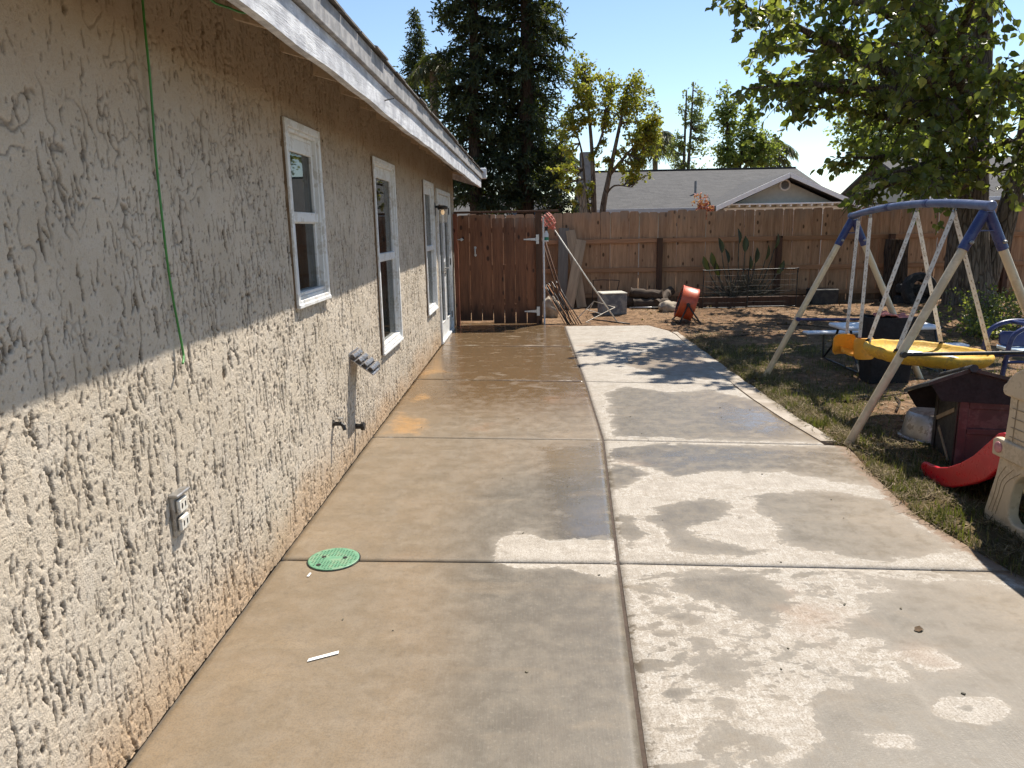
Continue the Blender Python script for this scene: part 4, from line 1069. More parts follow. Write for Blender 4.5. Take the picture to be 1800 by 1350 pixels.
# ================================================================== DOG PEN PANELS, EDGING, STUMP, TYRES
for (xa, xb, ya_, lab) in ((3.18, 3.99, 13.80, 'left black wire pen panel standing before the spiky plant'), (4.01, 4.90, 13.84, 'right black wire pen panel standing before the spiky plant')):
    pn = empty('pet_pen', lab, 'pet pen', ((xa+xb)/2, ya_, 0), 'black wire pen panels')
    zb = zg((xa+xb)/2, ya_) + .02
    MB().tube(smooth_path([(xa, ya_, zb), (xa, ya_, .70), (xa+.05, ya_, .745), (xb-.05, ya_, .755), (xb, ya_, .71), (xb, ya_, zb)], 3), .0095, 8).tube([(xa, ya_, zb), (xb, ya_, zb)], .0085, 8).build('frame', M['black_metal'], pn)
    m = MB(); y = xa + .06
    while y < xb - .03: m.tube([(y, ya_, zb), (y, ya_, .745)], .0022, 4, False); y += .075
    z = zb + .09
    while z < .72: m.tube([(xa, ya_, z), (xb, ya_, z)], .0022, 4, False); z += .10
    m.build('mesh_wires', M['black_metal'], pn)['kind'] = 'stuff'
o = MB().cbox((3.15, 13.98, -.05), (5.2, 14.03, .24), .006).build('timber_edging', M['post_wood'], loc=(4.2, 14, 0)); tag(o, 'low dark timber edging behind the wire panels', 'edging')
o = MB().cbox((5.35, 14.25, -.03), (5.85, 14.6, .33), .012).build('dark_crate', M['charcoal'], loc=(5.6, 14.4, 0)); tag(o, 'dark plastic crate against the fence right of the wire panels', 'crate')

def trunk_mesh(pts, rad, n=20, amp=.08, seed=0):
    """bark-ridged tapered trunk"""
    m = MB().tube(pts, rad, n); vs = np.array(m.v)
    cs = np.array([p for p in pts for _ in range(n)], float)
    a = np.tile(np.arange(n), len(pts))*2*np.pi/n
    k_ = 1 + amp*perlin(np.cos(a)*2.3+seed, np.sin(a)*2.3+vs[:, 2]*.9, seed) + amp*.8*perlin(np.cos(a)*5+seed, np.sin(a)*5+vs[:, 2]*1.7, seed+1)
    m.v = [tuple(p) for p in cs + (vs - cs)*k_[:, None]]; return m
st = trunk_mesh([(6.88, 14.3, -.1), (6.88, 14.3, .2), (6.9, 14.3, .6), (6.87, 14.3, 1.0), (6.88, 14.3, 1.24)], [.26, .22, .20, .20, .195], 22, .12, 3).build('tree_stump', M['bark_dark'], loc=(6.88, 14.3, 0), smooth='auto'); tag(st, 'tall dark cut tree stump standing before the fence', 'stump')
for (c, tilt, lab) in (((7.05, 13.85, .14), (0, 0, 1), 'dark tyre lying flat at the bottom of the heap by the tree'), ((7.08, 13.87, .34), (.08, .05, 1), 'dark tyre on top of the flat one by the tree'), ((7.02, 13.60, .34), (.15, -1, .25), 'dark tyre standing up in front of the heap by the tree')):
    m = MB().lathe(np.array(c) - np.array(tilt)/np.linalg.norm(tilt)*.09, [(.19, 0), (.30, .005), (.325, .03), (.33, .09), (.325, .15), (.30, .175), (.19, .18)], 28, tilt)
    m.f = m.f[:-2]; m.f += [(k_, (k_+1) % 28, 6*28+(k_+1) % 28, 6*28+k_) for k_ in range(28)]
    o = m.build('tyre', M['rubber'], loc=(c[0], c[1], 0), smooth='auto'); tag(o, lab, 'tyre', 'old tyres by the tree')

# ================================================================== SWING SET
sw = empty('swing_set', 'cream and blue metal swing set with arched top beam', 'swing set', (3.18, 6.4, 0))
LEG = .030
N0, NA, N1 = V(2.305, 5.27, zg(2.305, 5.27)-.01), V(3.122, 5.27, 1.665), V(3.985, 5.30, zg(3.98, 5.3)-.01)
F0, FA, F1 = V(2.466, 7.74, zg(2.466, 7.74)-.01), V(3.22, 7.64, 1.63), V(4.0, 7.56, zg(4, 7.56)-.01)
for a, top in ((N0, NA), (N1, NA), (F0, FA), (F1, FA)):
    d_ = top - a; L = np.linalg.norm(d_)
    lg = MB().tube([a, a + d_*.5, a + d_*.86], LEG, 16).build('leg', M['cream_metal'], sw, 'auto')
    MB().tube([a + d_*.835, a + d_*.985], LEG+.006, 16).build('sleeve', M['blue_metal'], lg, 'auto')
    m = MB(); p_ = a + d_*.865; m.lathe(p_ + V(0, -.05, 0), [(.014, 0), (.014, .012), (.008, .02)], 8, (0, -1, 0)); m.build('bolt', M['steel'], lg)
def beam(s):
    p_ = NA + (FA - NA)*s; return p_ + V(0, 0, .018 + .055*4*s*(1-s))
bp = [beam(s) for s in np.linspace(-.02, 1.02, 25)]
bm_ = MB().tube(bp, .031, 18).build('top_beam', M['blue_faded'], sw, 'auto')
for s in (-.02, 1.02):
    p_ = beam(s); sg = -1 if s < 0 else 1
    MB().lathe(p_ - V(0, sg*.02, 0), [(.036, 0), (.036, .028), (.030, .036)], 18, (0, sg, 0)).build('end_cap', M['blue_faded'], bm_, 'auto')
for s in (.36, .66): MB().tube([beam(s-.012), beam(s+.012)], .0335, 18).build('joint_ring', M['blue_metal'], bm_, 'auto')
for (a, b) in ((N0 + (NA-N0)*.405, N1 + (NA-N1)*.405), (F0 + (FA-F0)*.38, F1 + (FA-F1)*.38)):
    br = MB().tube([a + V(-.02, -.045, 0), b + V(.02, -.045, 0)], .0135, 10); br.lathe(a + V(-.01, -.065, 0), [(.022, 0), (.022, .03)], 10, (0, 1, 0)); br.build('cross_brace', M['blue_metal'] if a[1] > 6 else M['black_metal'], sw, 'auto')
for a in (N0, F0):
    top = NA if a is N0 else FA
    MB().bar(top + V(-.075, 0, -.15), top + V(.075, 0, -.15), .05, .008).build('apex_plate', M['blue_metal'], sw)

M['stalk_brown'] = mat_plain('strap_slot_brown', (.27, .21, .15), .8)
def strap(p, q, parent, w=.031, face=(.5, .86, 0)):
    """flat slotted plastic strap with a row of holes shown as dark links"""
    p = np.array(p, float); q = np.array(q, float)
    f_ = np.array(face, float); f_ /= np.linalg.norm(f_)
    s_ = MB().bar(p, q, w, .007, up=f_).build('strap', M['rope'], parent)
    d_ = q - p; L = np.linalg.norm(d_); d_ /= L; u = np.cross(d_, f_); u /= np.linalg.norm(u); n_ = np.cross(u, d_)
    m = MB(); t_ = .05
    while t_ < L - .04:
        for sg in (1, -1): m.bar(p + d_*t_ + n_*sg*.0042, p + d_*(t_+.016) + n_*sg*.0042, .005, .002, up=f_)
        t_ += .062
    if m.v: m.build('slots', M['stalk_brown'], s_)['kind'] = 'stuff'
def eye(p, parent):
    m = MB(); m.tube([p + V(0, 0, .06), p + V(0, 0, .0)], .006, 6); m.tube([p + V(0, math.cos(2*math.pi*k/10)*.018, -.012 + math.sin(2*math.pi*k/10)*.018) for k in range(11)], .004, 6); m.build('hook', M['steel'], parent)
# saucer swing
sc_ = empty('saucer_swing', 'round yellow fabric saucer swing hanging from the swing set', 'swing', (3.17, 5.92, .5))
C = V(3.165, 5.93, .565); RX, RY = .445, .44
A = []; F = []; nA, nR = 48, 9
prof = [(.93, -.085), (.985, -.058), (1.035, -.028), (1.05, .0), (1.03, .026), (.99, .032), (.955, .018), (.93, -.008), (.80, -.036), (.5, -.052), (.22, -.058)]
nR = len(prof)
for (r_, h_) in prof:
    for k_ in range(nA):
        a = 2*math.pi*k_/nA; w_ = .003*math.sin(6*a+1.3) + .0025*math.sin(17*a); tilt = -.028*math.cos(a)
        A.append(C + V(RX*r_*math.cos(a), RY*r_*math.sin(a), h_*.85 + w_ + tilt*r_))
for i in range(nR-1):
    for k_ in range(nA): F.append((i*nA+k_, i*nA+(k_+1) % nA, (i+1)*nA+(k_+1) % nA, (i+1)*nA+k_))
nb = len(A); A.append(C + V(0, 0, -.052)); F += [((nR-1)*nA+k_, (nR-1)*nA+(k_+1) % nA, nb) for k_ in range(nA)]
nb = len(A); A.append(C + V(0, 0, -.088)); F += [((k_+1) % nA, k_, nb) for k_ in range(nA)]
MB().add(A, F).build('fabric_pad', M['yellow_fabric'], sc_, True)
mm_ = MB(); AA = []
for k_ in range(24): a = 2*math.pi*k_/24; AA.append(C + V(RX*.62*math.cos(a) - .03, RY*.62*math.sin(a) - .02, -.036 + .004*math.sin(5*a) - .017*math.cos(a)))
AA.append(C + V(0, 0, -.045)); mm_.add(AA, [(k_, (k_+1) % 24, 24) for k_ in range(24)]); mm_.build('worn_print', M['white_plastic'], sc_, True)
fb, nb_ = beam(.40), beam(.86)
# straps: pair from the far hook, pair from the near hook
hk_f = V(beam(.46)[0], 6.30, beam(.46)[2] - .035); hk_n = V(beam(.18)[0], 5.70, beam(.18)[2] - .035)
for hk in (hk_f, hk_n): eye(hk, sc_)
def rim(a): return C + V(RX*math.cos(a), RY*math.sin(a), .012 - .028*math.cos(a))
for hk, a in ((hk_f, 2.45), (hk_f, .85), (hk_n, 3.75), (hk_n, -.28)):
    e_ = rim(a); strap(hk + V(0, 0, -.03), e_, sc_)
    MB().tube([e_ + V(0, 0, .03), e_ + V(0, 0, -.05)], .011, 8).tube([e_ + V(0, 0, .01) + V(.02*math.cos(2*math.pi*k_/8), 0, .02*math.sin(2*math.pi*k_/8)) for k_ in range(9)], .005, 6).build('rim_ring', M['black_metal'], sc_)
# toddler seat swing
ts = empty('toddler_swing', 'yellow plastic toddler bucket swing on two straps', 'swing', (3.17, 7.3, .35))
h1 = V(3.215, 7.50, beam(.94)[2]-.035); h2 = V(3.205, 7.22, beam(.82)[2]-.035)
for hk in (h1, h2): eye(hk, ts)
strap(h1 + V(0, 0, -.03), (3.125, 7.36, .50), ts); strap(h2 + V(0, 0, -.03), (3.15, 7.12, .50), ts)
def shell(m, c, w, h, th, bend, up, out, side, rnd=.05):
    """rounded, slightly bowed plastic panel"""
    c, up, out, side = [np.array(a, float) for a in (c, up, out, side)]
    nu, nv = 12, 10; A = []; F = []
    for sgn in (0, 1):
        for i in range(nv+1):
            v_ = i/nv*2-1
            for j in range(nu+1):
                u_ = j/nu*2-1
                sq = 1 - .22*max(0, abs(v_)-.55)/.45*max(0, abs(v_)-.55)/.45
                A.append(c + side*u_*w/2*sq + up*v_*h/2 + out*(bend*(u_*u_) + (th if sgn else 0)))
    M_ = (nu+1)*(nv+1)
    for i in range(nv):
        for j in range(nu):
            a = i*(nu+1)+j; F.append((a, a+nu+1, a+nu+2, a+1)); F.append((M_+a, M_+a+1, M_+a+nu+2, M_+a+nu+1))
    ring = [j for j in range(nu+1)] + [i*(nu+1)+nu for i in range(1, nv+1)] + [nv*(nu+1)+j for j in range(nu-1, -1, -1)] + [i*(nu+1) for i in range(nv-1, 0, -1)]
    for a, b in zip(ring, ring[1:] + ring[:1]): F.append((a, b, M_+b, M_+a))
    m.add(A, F); return m
shell(MB(), (3.09, 7.36, .405), .21, .20, .022, .03, (0, -.1, 1), (0, -.97, -.1), (1, 0, 0)).build('backrest', M['yellow_plastic'], ts, 'auto')
shell(MB(), (3.20, 7.08, .39), .20, .20, .022, .025, (0, .1, 1), (0, .97, .1), (1, 0, 0)).build('front_guard', M['yellow_plastic'], ts, 'auto')
shell(MB(), (3.14, 7.22, .325), .21, .24, .022, .03, (.3, .95, .06), (0, 0, 1), (1, -.3, 0)).build('seat', M['yellow_plastic'], ts, 'auto')
for p_ in ((3.125, 7.36, .50), (3.15, 7.12, .50)): MB().tube([p_, (p_[0]+.005, p_[1], .455)], .014, 8).build('red_clip', M['red_plastic'], ts)

# ================================================================== PICNIC TABLE, BIN, BLUE CHAIR
pt = empty('picnic_table', 'small white-topped folding picnic table with black legs behind the swings', 'table', (3.85, 8.3, 0))
MB().cbox((3.36, 8.0, .435), (4.40, 8.42, .475), .012).build('table_top', M['white_plastic'], pt)
for y0 in (7.62, 8.66):
    MB().cbox((3.22, y0, .30), (4.50, y0+.16, .33), .010).build('bench', M['white_plastic'], pt)
for x0 in (3.46, 4.36):
    m = MB(); z0 = zg(x0, 8.3) + .01
    m.tube([(x0, 8.05, .435), (x0, 7.95, .2), (x0, 7.75, z0), (x0, 7.68, .298)], .014, 8); m.tube([(x0, 8.36, .435), (x0, 8.5, .2), (x0, 8.74, z0), (x0, 8.78, .298)], .014, 8); m.tube([(x0, 7.75, z0), (x0, 8.74, z0)], .012, 8)
    m.build('leg_frame', M['black_metal'], pt)
bn = empty('storage_bin', 'black fabric bin with red cloth on top beside the picnic table', 'bin', (3.6, 7.42, 0))
zb_ = zg(3.6, 7.42)
A = []; F = []
for (s, h_) in ((.90, 0), (.96, .2), (1, .46), (1.0, .66), (.94, .66), (.9, .4)):
    for (u, v) in ((-1, -1), (-.9, -1.03), (0, -1.02), (.9, -1.03), (1, -1), (1.02, 0), (1, 1), (0, 1.02), (-1, 1), (-1.02, 0)): A.append((3.575+.215*u*s, 7.46+.13*v*s, zb_+h_ + .008*math.sin(7*u+3*v)))
for i in range(5):
    for k_ in range(10): F.append((i*10+k_, i*10+(k_+1) % 10, (i+1)*10+(k_+1) % 10, (i+1)*10+k_))
F.append(tuple(range(9, -1, -1))); F.append(tuple(50+k_ for k_ in range(10)))
MB().add(A, F).build('bin_body', M['black_fabric'], bn)
rough = MB()
A = []; F = []
for i in range(9):
    for j in range(7):
        A.append((3.46+.30*i/8, 7.36+.2*j/6, zb_ + .675 + .035*float(perlin(i*.7, j*.7, 71)) + .02*math.sin(i*.8)))
for i in range(8):
    for j in range(6): a = i*7+j; F.append((a, a+7, a+8, a+1))
rough.add(A, F); o = rough.build('cloth', M['red_basket'], bn, True); o.modifiers.new('thick', 'SOLIDIFY').thickness = .012

bc = empty('blue_chair', 'blue tubular childrens chair with pale seat at the right edge', 'chair', (3.85, 5.85, 0))
def gzp(x, y): return V(x, y, zg(x, y))
for yy_ in (5.75, 6.05):
    MB().tube(smooth_path([gzp(3.62, yy_), (3.67, yy_, .42), (3.70, yy_, .66), (3.76, yy_, .745), (3.88, yy_, .78), (4.02, yy_, .77), (4.10, yy_, .70), (4.15, yy_, .42), gzp(4.22, yy_)], 5), .019, 10).build('side_frame', M['blue_metal'], bc, True)
MB().tube([(3.88, 5.75, .78), (3.88, 6.05, .78)], .016, 10).build('top_bar', M['blue_metal'], bc, True)
shell(MB(), (3.95, 6.03, .64), .30, .12, .02, -.03, (0, .1, 1), (0, -1, 0), (1, 0, 0)).build('backrest', M['blue_metal'], bc, 'auto')
M['pale_blue'] = mat_plain('pale_blue_plastic', (.5, .62, .70), .4)
shell(MB(), (3.92, 5.88, .555), .36, .30, .02, .02, (0, 1, 0), (0, 0, 1), (1, 0, 0)).build('seat', M['pale_blue'], bc, 'auto')
MB().tube([(3.66, 5.75, .50), (4.14, 5.75, .50)], .013, 8).tube([(3.66, 6.05, .50), (4.14, 6.05, .50)], .013, 8).build('seat_rail', M['blue_metal'], bc)

# ================================================================== STEEL TUB, DOG HOUSE
zb_ = zg(2.98, 5.45)
tb = MB().lathe((2.98, 5.43, zb_), [(.215, 0), (.218, .012), (.195, .02), (.180, .10), (.168, .175), (.150, .20), (.02, .207)], 36).build('steel_tub', M['steel'], loc=(2.98, 5.43, 0), smooth='auto'); tag(tb, 'upturned round steel tub on the grass by the dog house', 'tub')
dh = empty('dog_house', 'dark brown plastic dog house with its black roof tilted open', 'dog house', (2.76, 4.70, 0))
NC = V(2.79, 4.77, 0); EX = V(.975, -.22, 0); EY = V(.22, .975, 0); EZ = V(0, 0, 1)
EX /= np.linalg.norm(EX); EY /= np.linalg.norm(EY)
def lb(m, a, b, ch=.006):
    q = MB().cbox(a, b, ch); m.add([NC + EX*p[0] + EY*p[1] + EZ*p[2] for p in q.v], q.f); return m
zb_ = zg(3.0, 4.9) - .01
W_, D_, H_ = .62, .46, .46
lb(MB(), (0, .03, zb_), (.03, D_-.03, H_)).build('side_wall', M['charcoal'], dh); lb(MB(), (W_-.03, .03, zb_), (W_, D_-.03, H_)).build('side_wall', M['charcoal'], dh)
lb(MB(), (0, 0, zb_), (W_, .03, H_-.02)).build('front_wall', M['dark_red'], dh); lb(MB(), (0, D_-.03, zb_), (W_, D_, H_)).build('back_wall', M['dark_red'], dh)
m = MB()
for a, b in (((0, -.012, zb_), (.055, -.001, H_-.02)), ((W_-.055, -.012, zb_), (W_, -.001, H_-.02)), ((.056, -.012, H_-.075), (W_-.056, -.001, H_-.02)), ((.056, -.012, .215), (W_-.056, -.001, .255)), ((.056, -.012, zb_), (W_-.056, -.001, zb_+.06))): lb(m, a, b, .003)
m.build('front_trim', M['dark_red'], dh)
m = MB()
for a, b in (((-.010, .0, zb_), (-.001, .05, H_)), ((-.010, D_-.05, zb_), (-.001, D_, H_)), ((-.010, .051, H_-.05), (-.001, D_-.051, H_))): lb(m, a, b, .003)
m.build('side_trim', M['charcoal'], dh)
m = MB(); q = MB().bar((-.006, .06, .36), (-.006, D_-.06, .22), .028, .008, up=V(-1, 0, 0)); m.add([NC + EX*p[0] + EY*p[1] + EZ*p[2] for p in q.v], q.f)
q = MB().bar((-.006, .08, zb_+.02), (-.006, D_-.12, .17), .024, .008, up=V(-1, 0, 0)); m.add([NC + EX*p[0] + EY*p[1] + EZ*p[2] for p in q.v], q.f); m.build('brace', M['beige_groove'], dh)
def rp(s, d_, z): return NC + EX*s + EY*d_ + EZ*z
for nm, (s0, z0), (s1, z1) in (('left', (-.21, .545), (.035, .645)), ('right', (.035, .645), (.66, .485))):
    m = MB(); A = []
    for d_ in (-.07, D_+.05):
        A += [rp(s0, d_, z0 + (-.17 if d_ > 0 else 0)), rp(s1, d_, z1 + (-.17 if d_ > 0 else 0)), rp(s1, d_, z1+.026 + (-.17 if d_ > 0 else 0)), rp(s0, d_, z0+.022 + (-.17 if d_ > 0 else 0))]
    m.add(A, [(0,1,2,3),(7,6,5,4),(0,4,5,1),(1,5,6,2),(2,6,7,3),(3,7,4,0)]); m.build('roof_panel', M['charcoal'], dh)
m = MB(); m.tube([rp(.035, -.085, .668), rp(.035, .15, .605), rp(.035, D_+.06, .505)], [.026, .024, .022], 10); m.build('ridge_cap', M['charcoal'], dh, 'auto')
for d_, nm in ((-.045, 'f'), (D_+.03, 'b')):
    e_ = -.17 if d_ > 0 else 0
    MB().add([rp(-.12, d_, .44+e_), rp(.60, d_, .42+e_), rp(.62, d_, .49+e_), rp(.035, d_, .642+e_), rp(-.19, d_, .548+e_), rp(-.12, d_+.015, .44+e_), rp(.60, d_+.015, .42+e_), rp(.62, d_+.015, .49+e_), rp(.035, d_+.015, .642+e_), rp(-.19, d_+.015, .548+e_)],
         [(0,1,2,3,4),(9,8,7,6,5),(0,5,6,1),(1,6,7,2),(2,7,8,3),(3,8,9,4),(4,9,5,0)]).build('gable', M['black_fabric'], dh)  # black sheets across the roof ends stand in for the shade inside
MB().bar(rp(.02, .05, H_), rp(-.02, .02, .56), .02, .02).build('prop', M['rope'], dh)

# ================================================================== TODDLER CLIMBER WITH SLIDE
cl = empty('toddler_climber', 'beige plastic toddler climber with red slide at the right edge', 'play climber', (2.75, 3.5, 0))
def arc(c, r0, r1, a0, a1, n): return [(c[0] + r0*math.cos(math.radians(a0 + (a1-a0)*i/n)), c[1] + r1*math.sin(math.radians(a0 + (a1-a0)*i/n))) for i in range(n+1)]
zc_ = -.012
leg1 = [(3.93, zc_), (3.935, .04), (3.905, .15), (3.875, .26), (3.86, .37), (3.62, .37)] + [(3.63, .335), (3.68, .305), (3.715, .26), (3.73, .20), (3.74, .12), (3.735, .075), (3.70, .05), (3.45, .045), (3.45, zc_)]
leg2 = [(2*3.45 - y_, z_) for y_, z_ in leg1][::-1]
up_ = [(3.845, .45), (3.835, .60), (3.838, .70), (3.06, .70), (3.065, .6), (3.055, .45)]
cap_ = [(3.86, .695), (3.885, .71), (3.885, .745), (3.86, .765), (3.845, .79), (3.80, .83), (3.74, .862), (3.66, .885), (3.55, .90), (3.45, .905), (3.35, .90), (3.24, .885), (3.16, .862), (3.10, .83), (3.055, .79), (3.04, .765), (3.015, .745), (3.015, .71), (3.04, .695)]
leg1, leg2, up_, cap_ = [[(y_-.045, z_) for y_, z_ in q_] for q_ in (leg1, leg2, up_, cap_)]
for X0, sg in ((2.47, 0), (3.02, 1)):
    pnl = MB().prism(up_, (X0+.003, 0, 0), (0, 1, 0), (0, 0, 1), .05).build('side_panel', M['beige_plastic'], cl, bevel=.008)
    MB().prism([(y_, z_) for y_, z_ in leg1], (X0, 0, 0), (0, 1, 0), (0, 0, 1), .06).build('leg', M['beige_plastic'], cl, bevel=.010)
    MB().prism(leg2, (X0, 0, 0), (0, 1, 0), (0, 0, 1), .06).build('leg', M['beige_plastic'], cl, bevel=.010)
    MB().prism(cap_, (X0-.012, 0, 0), (0, 1, 0), (0, 0, 1), .085).build('arched_cap', M['beige_plastic'], cl, bevel=.012)
    MB().prism([(3.86, .365), (3.865, .45), (3.84, .465), (2.95, .465), (2.915, .45), (2.92, .365)], (X0-.016, 0, 0), (0, 1, 0), (0, 0, 1), .09).build('deck_rail', M['beige_plastic'], cl, bevel=.010)
    m = MB(); xg = X0 + (.001 if sg == 0 else .0545)
    for z_ in (.49, .54, .59, .64): m.bar((xg, 3.755, z_), (xg, 3.06, z_), .004, .003)
    for q in range(5): m.bar((xg, 3.73-.16*q, .47), (xg, 3.725-.16*q, .69), .004, .003)
    m.build('moulded_grooves', M['beige_groove'], pnl)
    for q in range(3):
        pass
    m = MB()
    for q in range(3):
        pth = smooth_path([(X0-.001, 3.85-.03*q, .05), (X0-.001, 3.815-.028*q, .16), (X0-.001, 3.80-.035*q, .25), (X0-.001, 3.75-.06*q, .33)], 4); m.tube(pth, .0018, 4)
    m.build('wood_grain', M['beige_groove'], pnl)
    m = MB(); m.lathe((X0-.016 if sg == 0 else X0+.074, 3.805, .418), [(.030, 0), (.030, .006), (.022, .012)], 20, (-1 if sg == 0 else 1, 0, 0)); m.build('peg', M['pink_plastic'], cl, 'auto')
MB().cbox((2.535, 3.05, .36), (3.015, 3.83, .40), .01).build('deck', M['green_plastic'], cl)
for q, z_ in enumerate((.13, .25)): MB().cbox((2.54, 2.98-.05*(1-q), z_), (3.01, 3.09, z_+.035), .008).build('step', M['green_plastic'], cl)
top_ = [(3.80, .482), (3.84, .488), (3.89, .468), (3.975, .385), (4.08, .285), (4.20, .20), (4.32, .135), (4.42, .10), (4.52, .088), (4.585, .085), (4.61, .06)]
bot_ = [(4.61, .025), (4.56, .0), (4.46, -.008), (4.36, -.002), (4.25, .03), (4.15, .075), (4.04, .13), (3.94, .19), (3.87, .26), (3.80, .32)]
for X0 in (2.492, 2.90): MB().prism(top_ + bot_, (X0, 0, 0), (0, 1, 0), (0, 0, 1), .032).build('slide_side', M['red_plastic'], cl, bevel=.010)
m = MB(); bed = [(3.80, .40), (3.90, .40), (3.98, .35), (4.08, .255), (4.20, .155), (4.32, .09), (4.45, .05), (4.60, .035)]; A = []; F = []
for (y_, z_) in bed: A += [(2.522, y_, z_), (2.902, y_, z_), (2.522, y_, z_-.02), (2.902, y_, z_-.02)]
for i in range(len(bed)-1): a = i*4; F += [(a, a+1, a+5, a+4), (a+2, a+6, a+7, a+3)]
m.add(A, F); m.build('slide_bed', M['red_plastic'], cl, True)
o = MB().lathe((2.80, 3.55, zg(2.8, 3.55)), [(.12, 0), (.15, .02), (.16, .13), (.165, .14), (.15, .142)], 24).build('green_bucket', M['green_plastic'], loc=(2.8, 3.55, 0), smooth='auto'); tag(o, 'green plastic bucket under the toddler climber', 'bucket')

# ================================================================== FOLIAGE TOOLS
T_LEAF = (np.array([(0, 0, 0), (-.36, .22, .06), (-.40, .48, .09), (-.17, .80, .05), (0, 1, -.06), (.17, .80, .05), (.40, .48, .09), (.36, .22, .06)]), [(0, 1, 2, 3), (0, 3, 4, 4), (0, 4, 4, 5), (0, 5, 6, 7)])
T_LEAF = (T_LEAF[0], [(0, 1, 2), (0, 2, 3), (0, 3, 4), (0, 4, 5), (0, 5, 6), (0, 6, 7)])
T_SMALL = (np.array([(0, 0, 0), (-.32, .5, .06), (0, 1, -.04), (.32, .5, .06)]), [(0, 1, 2), (0, 2, 3)])
T_SPRAY = (np.array([(0, 0, 0), (-.16, .35, .02), (-.03, .45, 0), (-.10, .8, 0), (0, 1, -.05), (.11, .75, 0), (.03, .42, 0), (.17, .32, .02)]), [(0, 1, 2), (2, 3, 4), (0, 2, 4), (0, 4, 6), (6, 4, 5), (0, 6, 7)])
T_BLADE = (np.array([(-.5, 0, 0), (.5, 0, 0), (.36, .55, .10), (-.36, .55, .10), (0, 1, .38)]), [(0, 1, 2), (0, 2, 3), (3, 2, 4)])

def leaves(name, P, D, N, size, mat, parent, tmpl, width=1.0, tone=None, org=(0, 0, 0)):
    P, D, N = [np.asarray(a, float) for a in (P, D, N)]
    n = len(P); size = np.broadcast_to(np.asarray(size, float), (n,)); width = np.broadcast_to(np.asarray(width, float), (n,))
    D = D/np.linalg.norm(D, axis=1, keepdims=True)
    S = np.cross(D, N); S /= (np.linalg.norm(S, axis=1, keepdims=True) + 1e-9); U = np.cross(S, D)
    tv, tf = tmpl; k = len(tv)
    vs = P[:, None, :] + (S[:, None, :]*(tv[None, :, 0:1]*width[:, None, None]) + D[:, None, :]*tv[None, :, 1:2] + U[:, None, :]*tv[None, :, 2:3])*size[:, None, None]
    fs = (np.arange(n)[:, None, None]*k + np.array(tf)[None]).reshape(-1, 3)
    if tone is None: tone = RNG.random(n)
    o = np_mesh(name, vs.reshape(-1, 3), fs, mat, parent, org, attrs={'tone': np.repeat(tone, k)})
    o['kind'] = 'stuff'; return o

def rnd_dirs(n, rng, zb=0.0, zs=1.0):
    d = rng.normal(size=(n, 3)); d[:, 2] = d[:, 2]*zs + zb
    return d/np.linalg.norm(d, axis=1, keepdims=True)

M['leaf_mulberry'] = mat_leaf('mulberry_leaf', (.062, .083, .028), (.135, .160, .048), (.38, .35, .09), .48, .30)
M['leaf_redwood'] = mat_leaf('redwood_needles', (.015, .024, .013), (.027, .039, .018), (.055, .065, .024), .18, .75)
M['leaf_cypress'] = mat_leaf('conifer_needles', (.020, .033, .019), (.036, .052, .025), (.07, .08, .03), .2, .7)
M['leaf_yellow'] = mat_leaf('yellow_green_leaf', (.15, .16, .030), (.28, .26, .04), (.46, .35, .05), .48, .5)
M['leaf_pale'] = mat_leaf('pale_green_leaf', (.17, .21, .08), (.27, .31, .12), (.40, .42, .20), .55, .5)
M['leaf_green'] = mat_leaf('mid_green_leaf', (.09, .13, .035), (.17, .22, .06), (.30, .32, .09), .55, .5)
M['leaf_palm'] = mat_leaf('palm_frond', (.05, .065, .03), (.09, .10, .045), (.18, .17, .08), .25, .5)
M['leaf_pink'] = mat_leaf('pink_blossom', (.40, .09, .09), (.52, .14, .13), (.62, .25, .22), .35, .6)
M['leaf_strelitzia'] = mat_leaf('strelitzia_leaf', (.014, .020, .012), (.024, .032, .017), (.07, .07, .035), .05, .4)
M['stalk'] = mat_plain('dry_stalk', (.09, .08, .055), .85, var=.4, dirt=(.2, .16, .11))
M['grass'] = mat_leaf('grass_blade', (.036, .046, .015), (.070, .078, .026), (.26, .19, .095), .25, .65)
M['straw'] = mat_leaf('dead_grass_blade', (.07, .05, .025), (.16, .115, .058), (.34, .26, .15), .15, .8)
M['litter'] = mat_leaf('dry_leaf_litter', (.10, .06, .03), (.19, .12, .065), (.33, .25, .16), .1, .8)

# ================================================================== BIG SHADE TREE
rg = np.random.default_rng(5)
mul = empty('shade_tree', 'large leafy shade tree spreading over the right of the yard', 'tree', (7.55, 13.0, 0))
zt0 = zg(7.55, 13)
main = [(7.60, 13.0, zt0-.15), (7.58, 13.0, .15), (7.50, 13.0, .7), (7.42, 13.0, 1.5), (7.36, 13.0, 2.4), (7.34, 13.0, 3.3), (7.28, 13.0, 4.4), (7.15, 12.95, 5.6), (7.0, 12.9, 7.2)]
m = trunk_mesh(main, [.56, .42, .34, .29, .25, .22, .19, .14, .07], 26, .10, 2)
m.build('trunk', M['bark'], mul, 'auto')
stem2 = [(7.75, 13.05, .25), (7.95, 13.05, 1.0), (8.10, 13.05, 1.8), (8.17, 13.0, 2.6), (8.22, 13.0, 4.0), (8.35, 13.0, 6.0)]
trunk_mesh(smooth_path(stem2, 3), list(np.linspace(.22, .06, 16)), 16, .08, 7).build('stem', M['bark'], mul, 'auto')
limb_mb = MB(); LP, LD, LN, LS = [], [], [], []
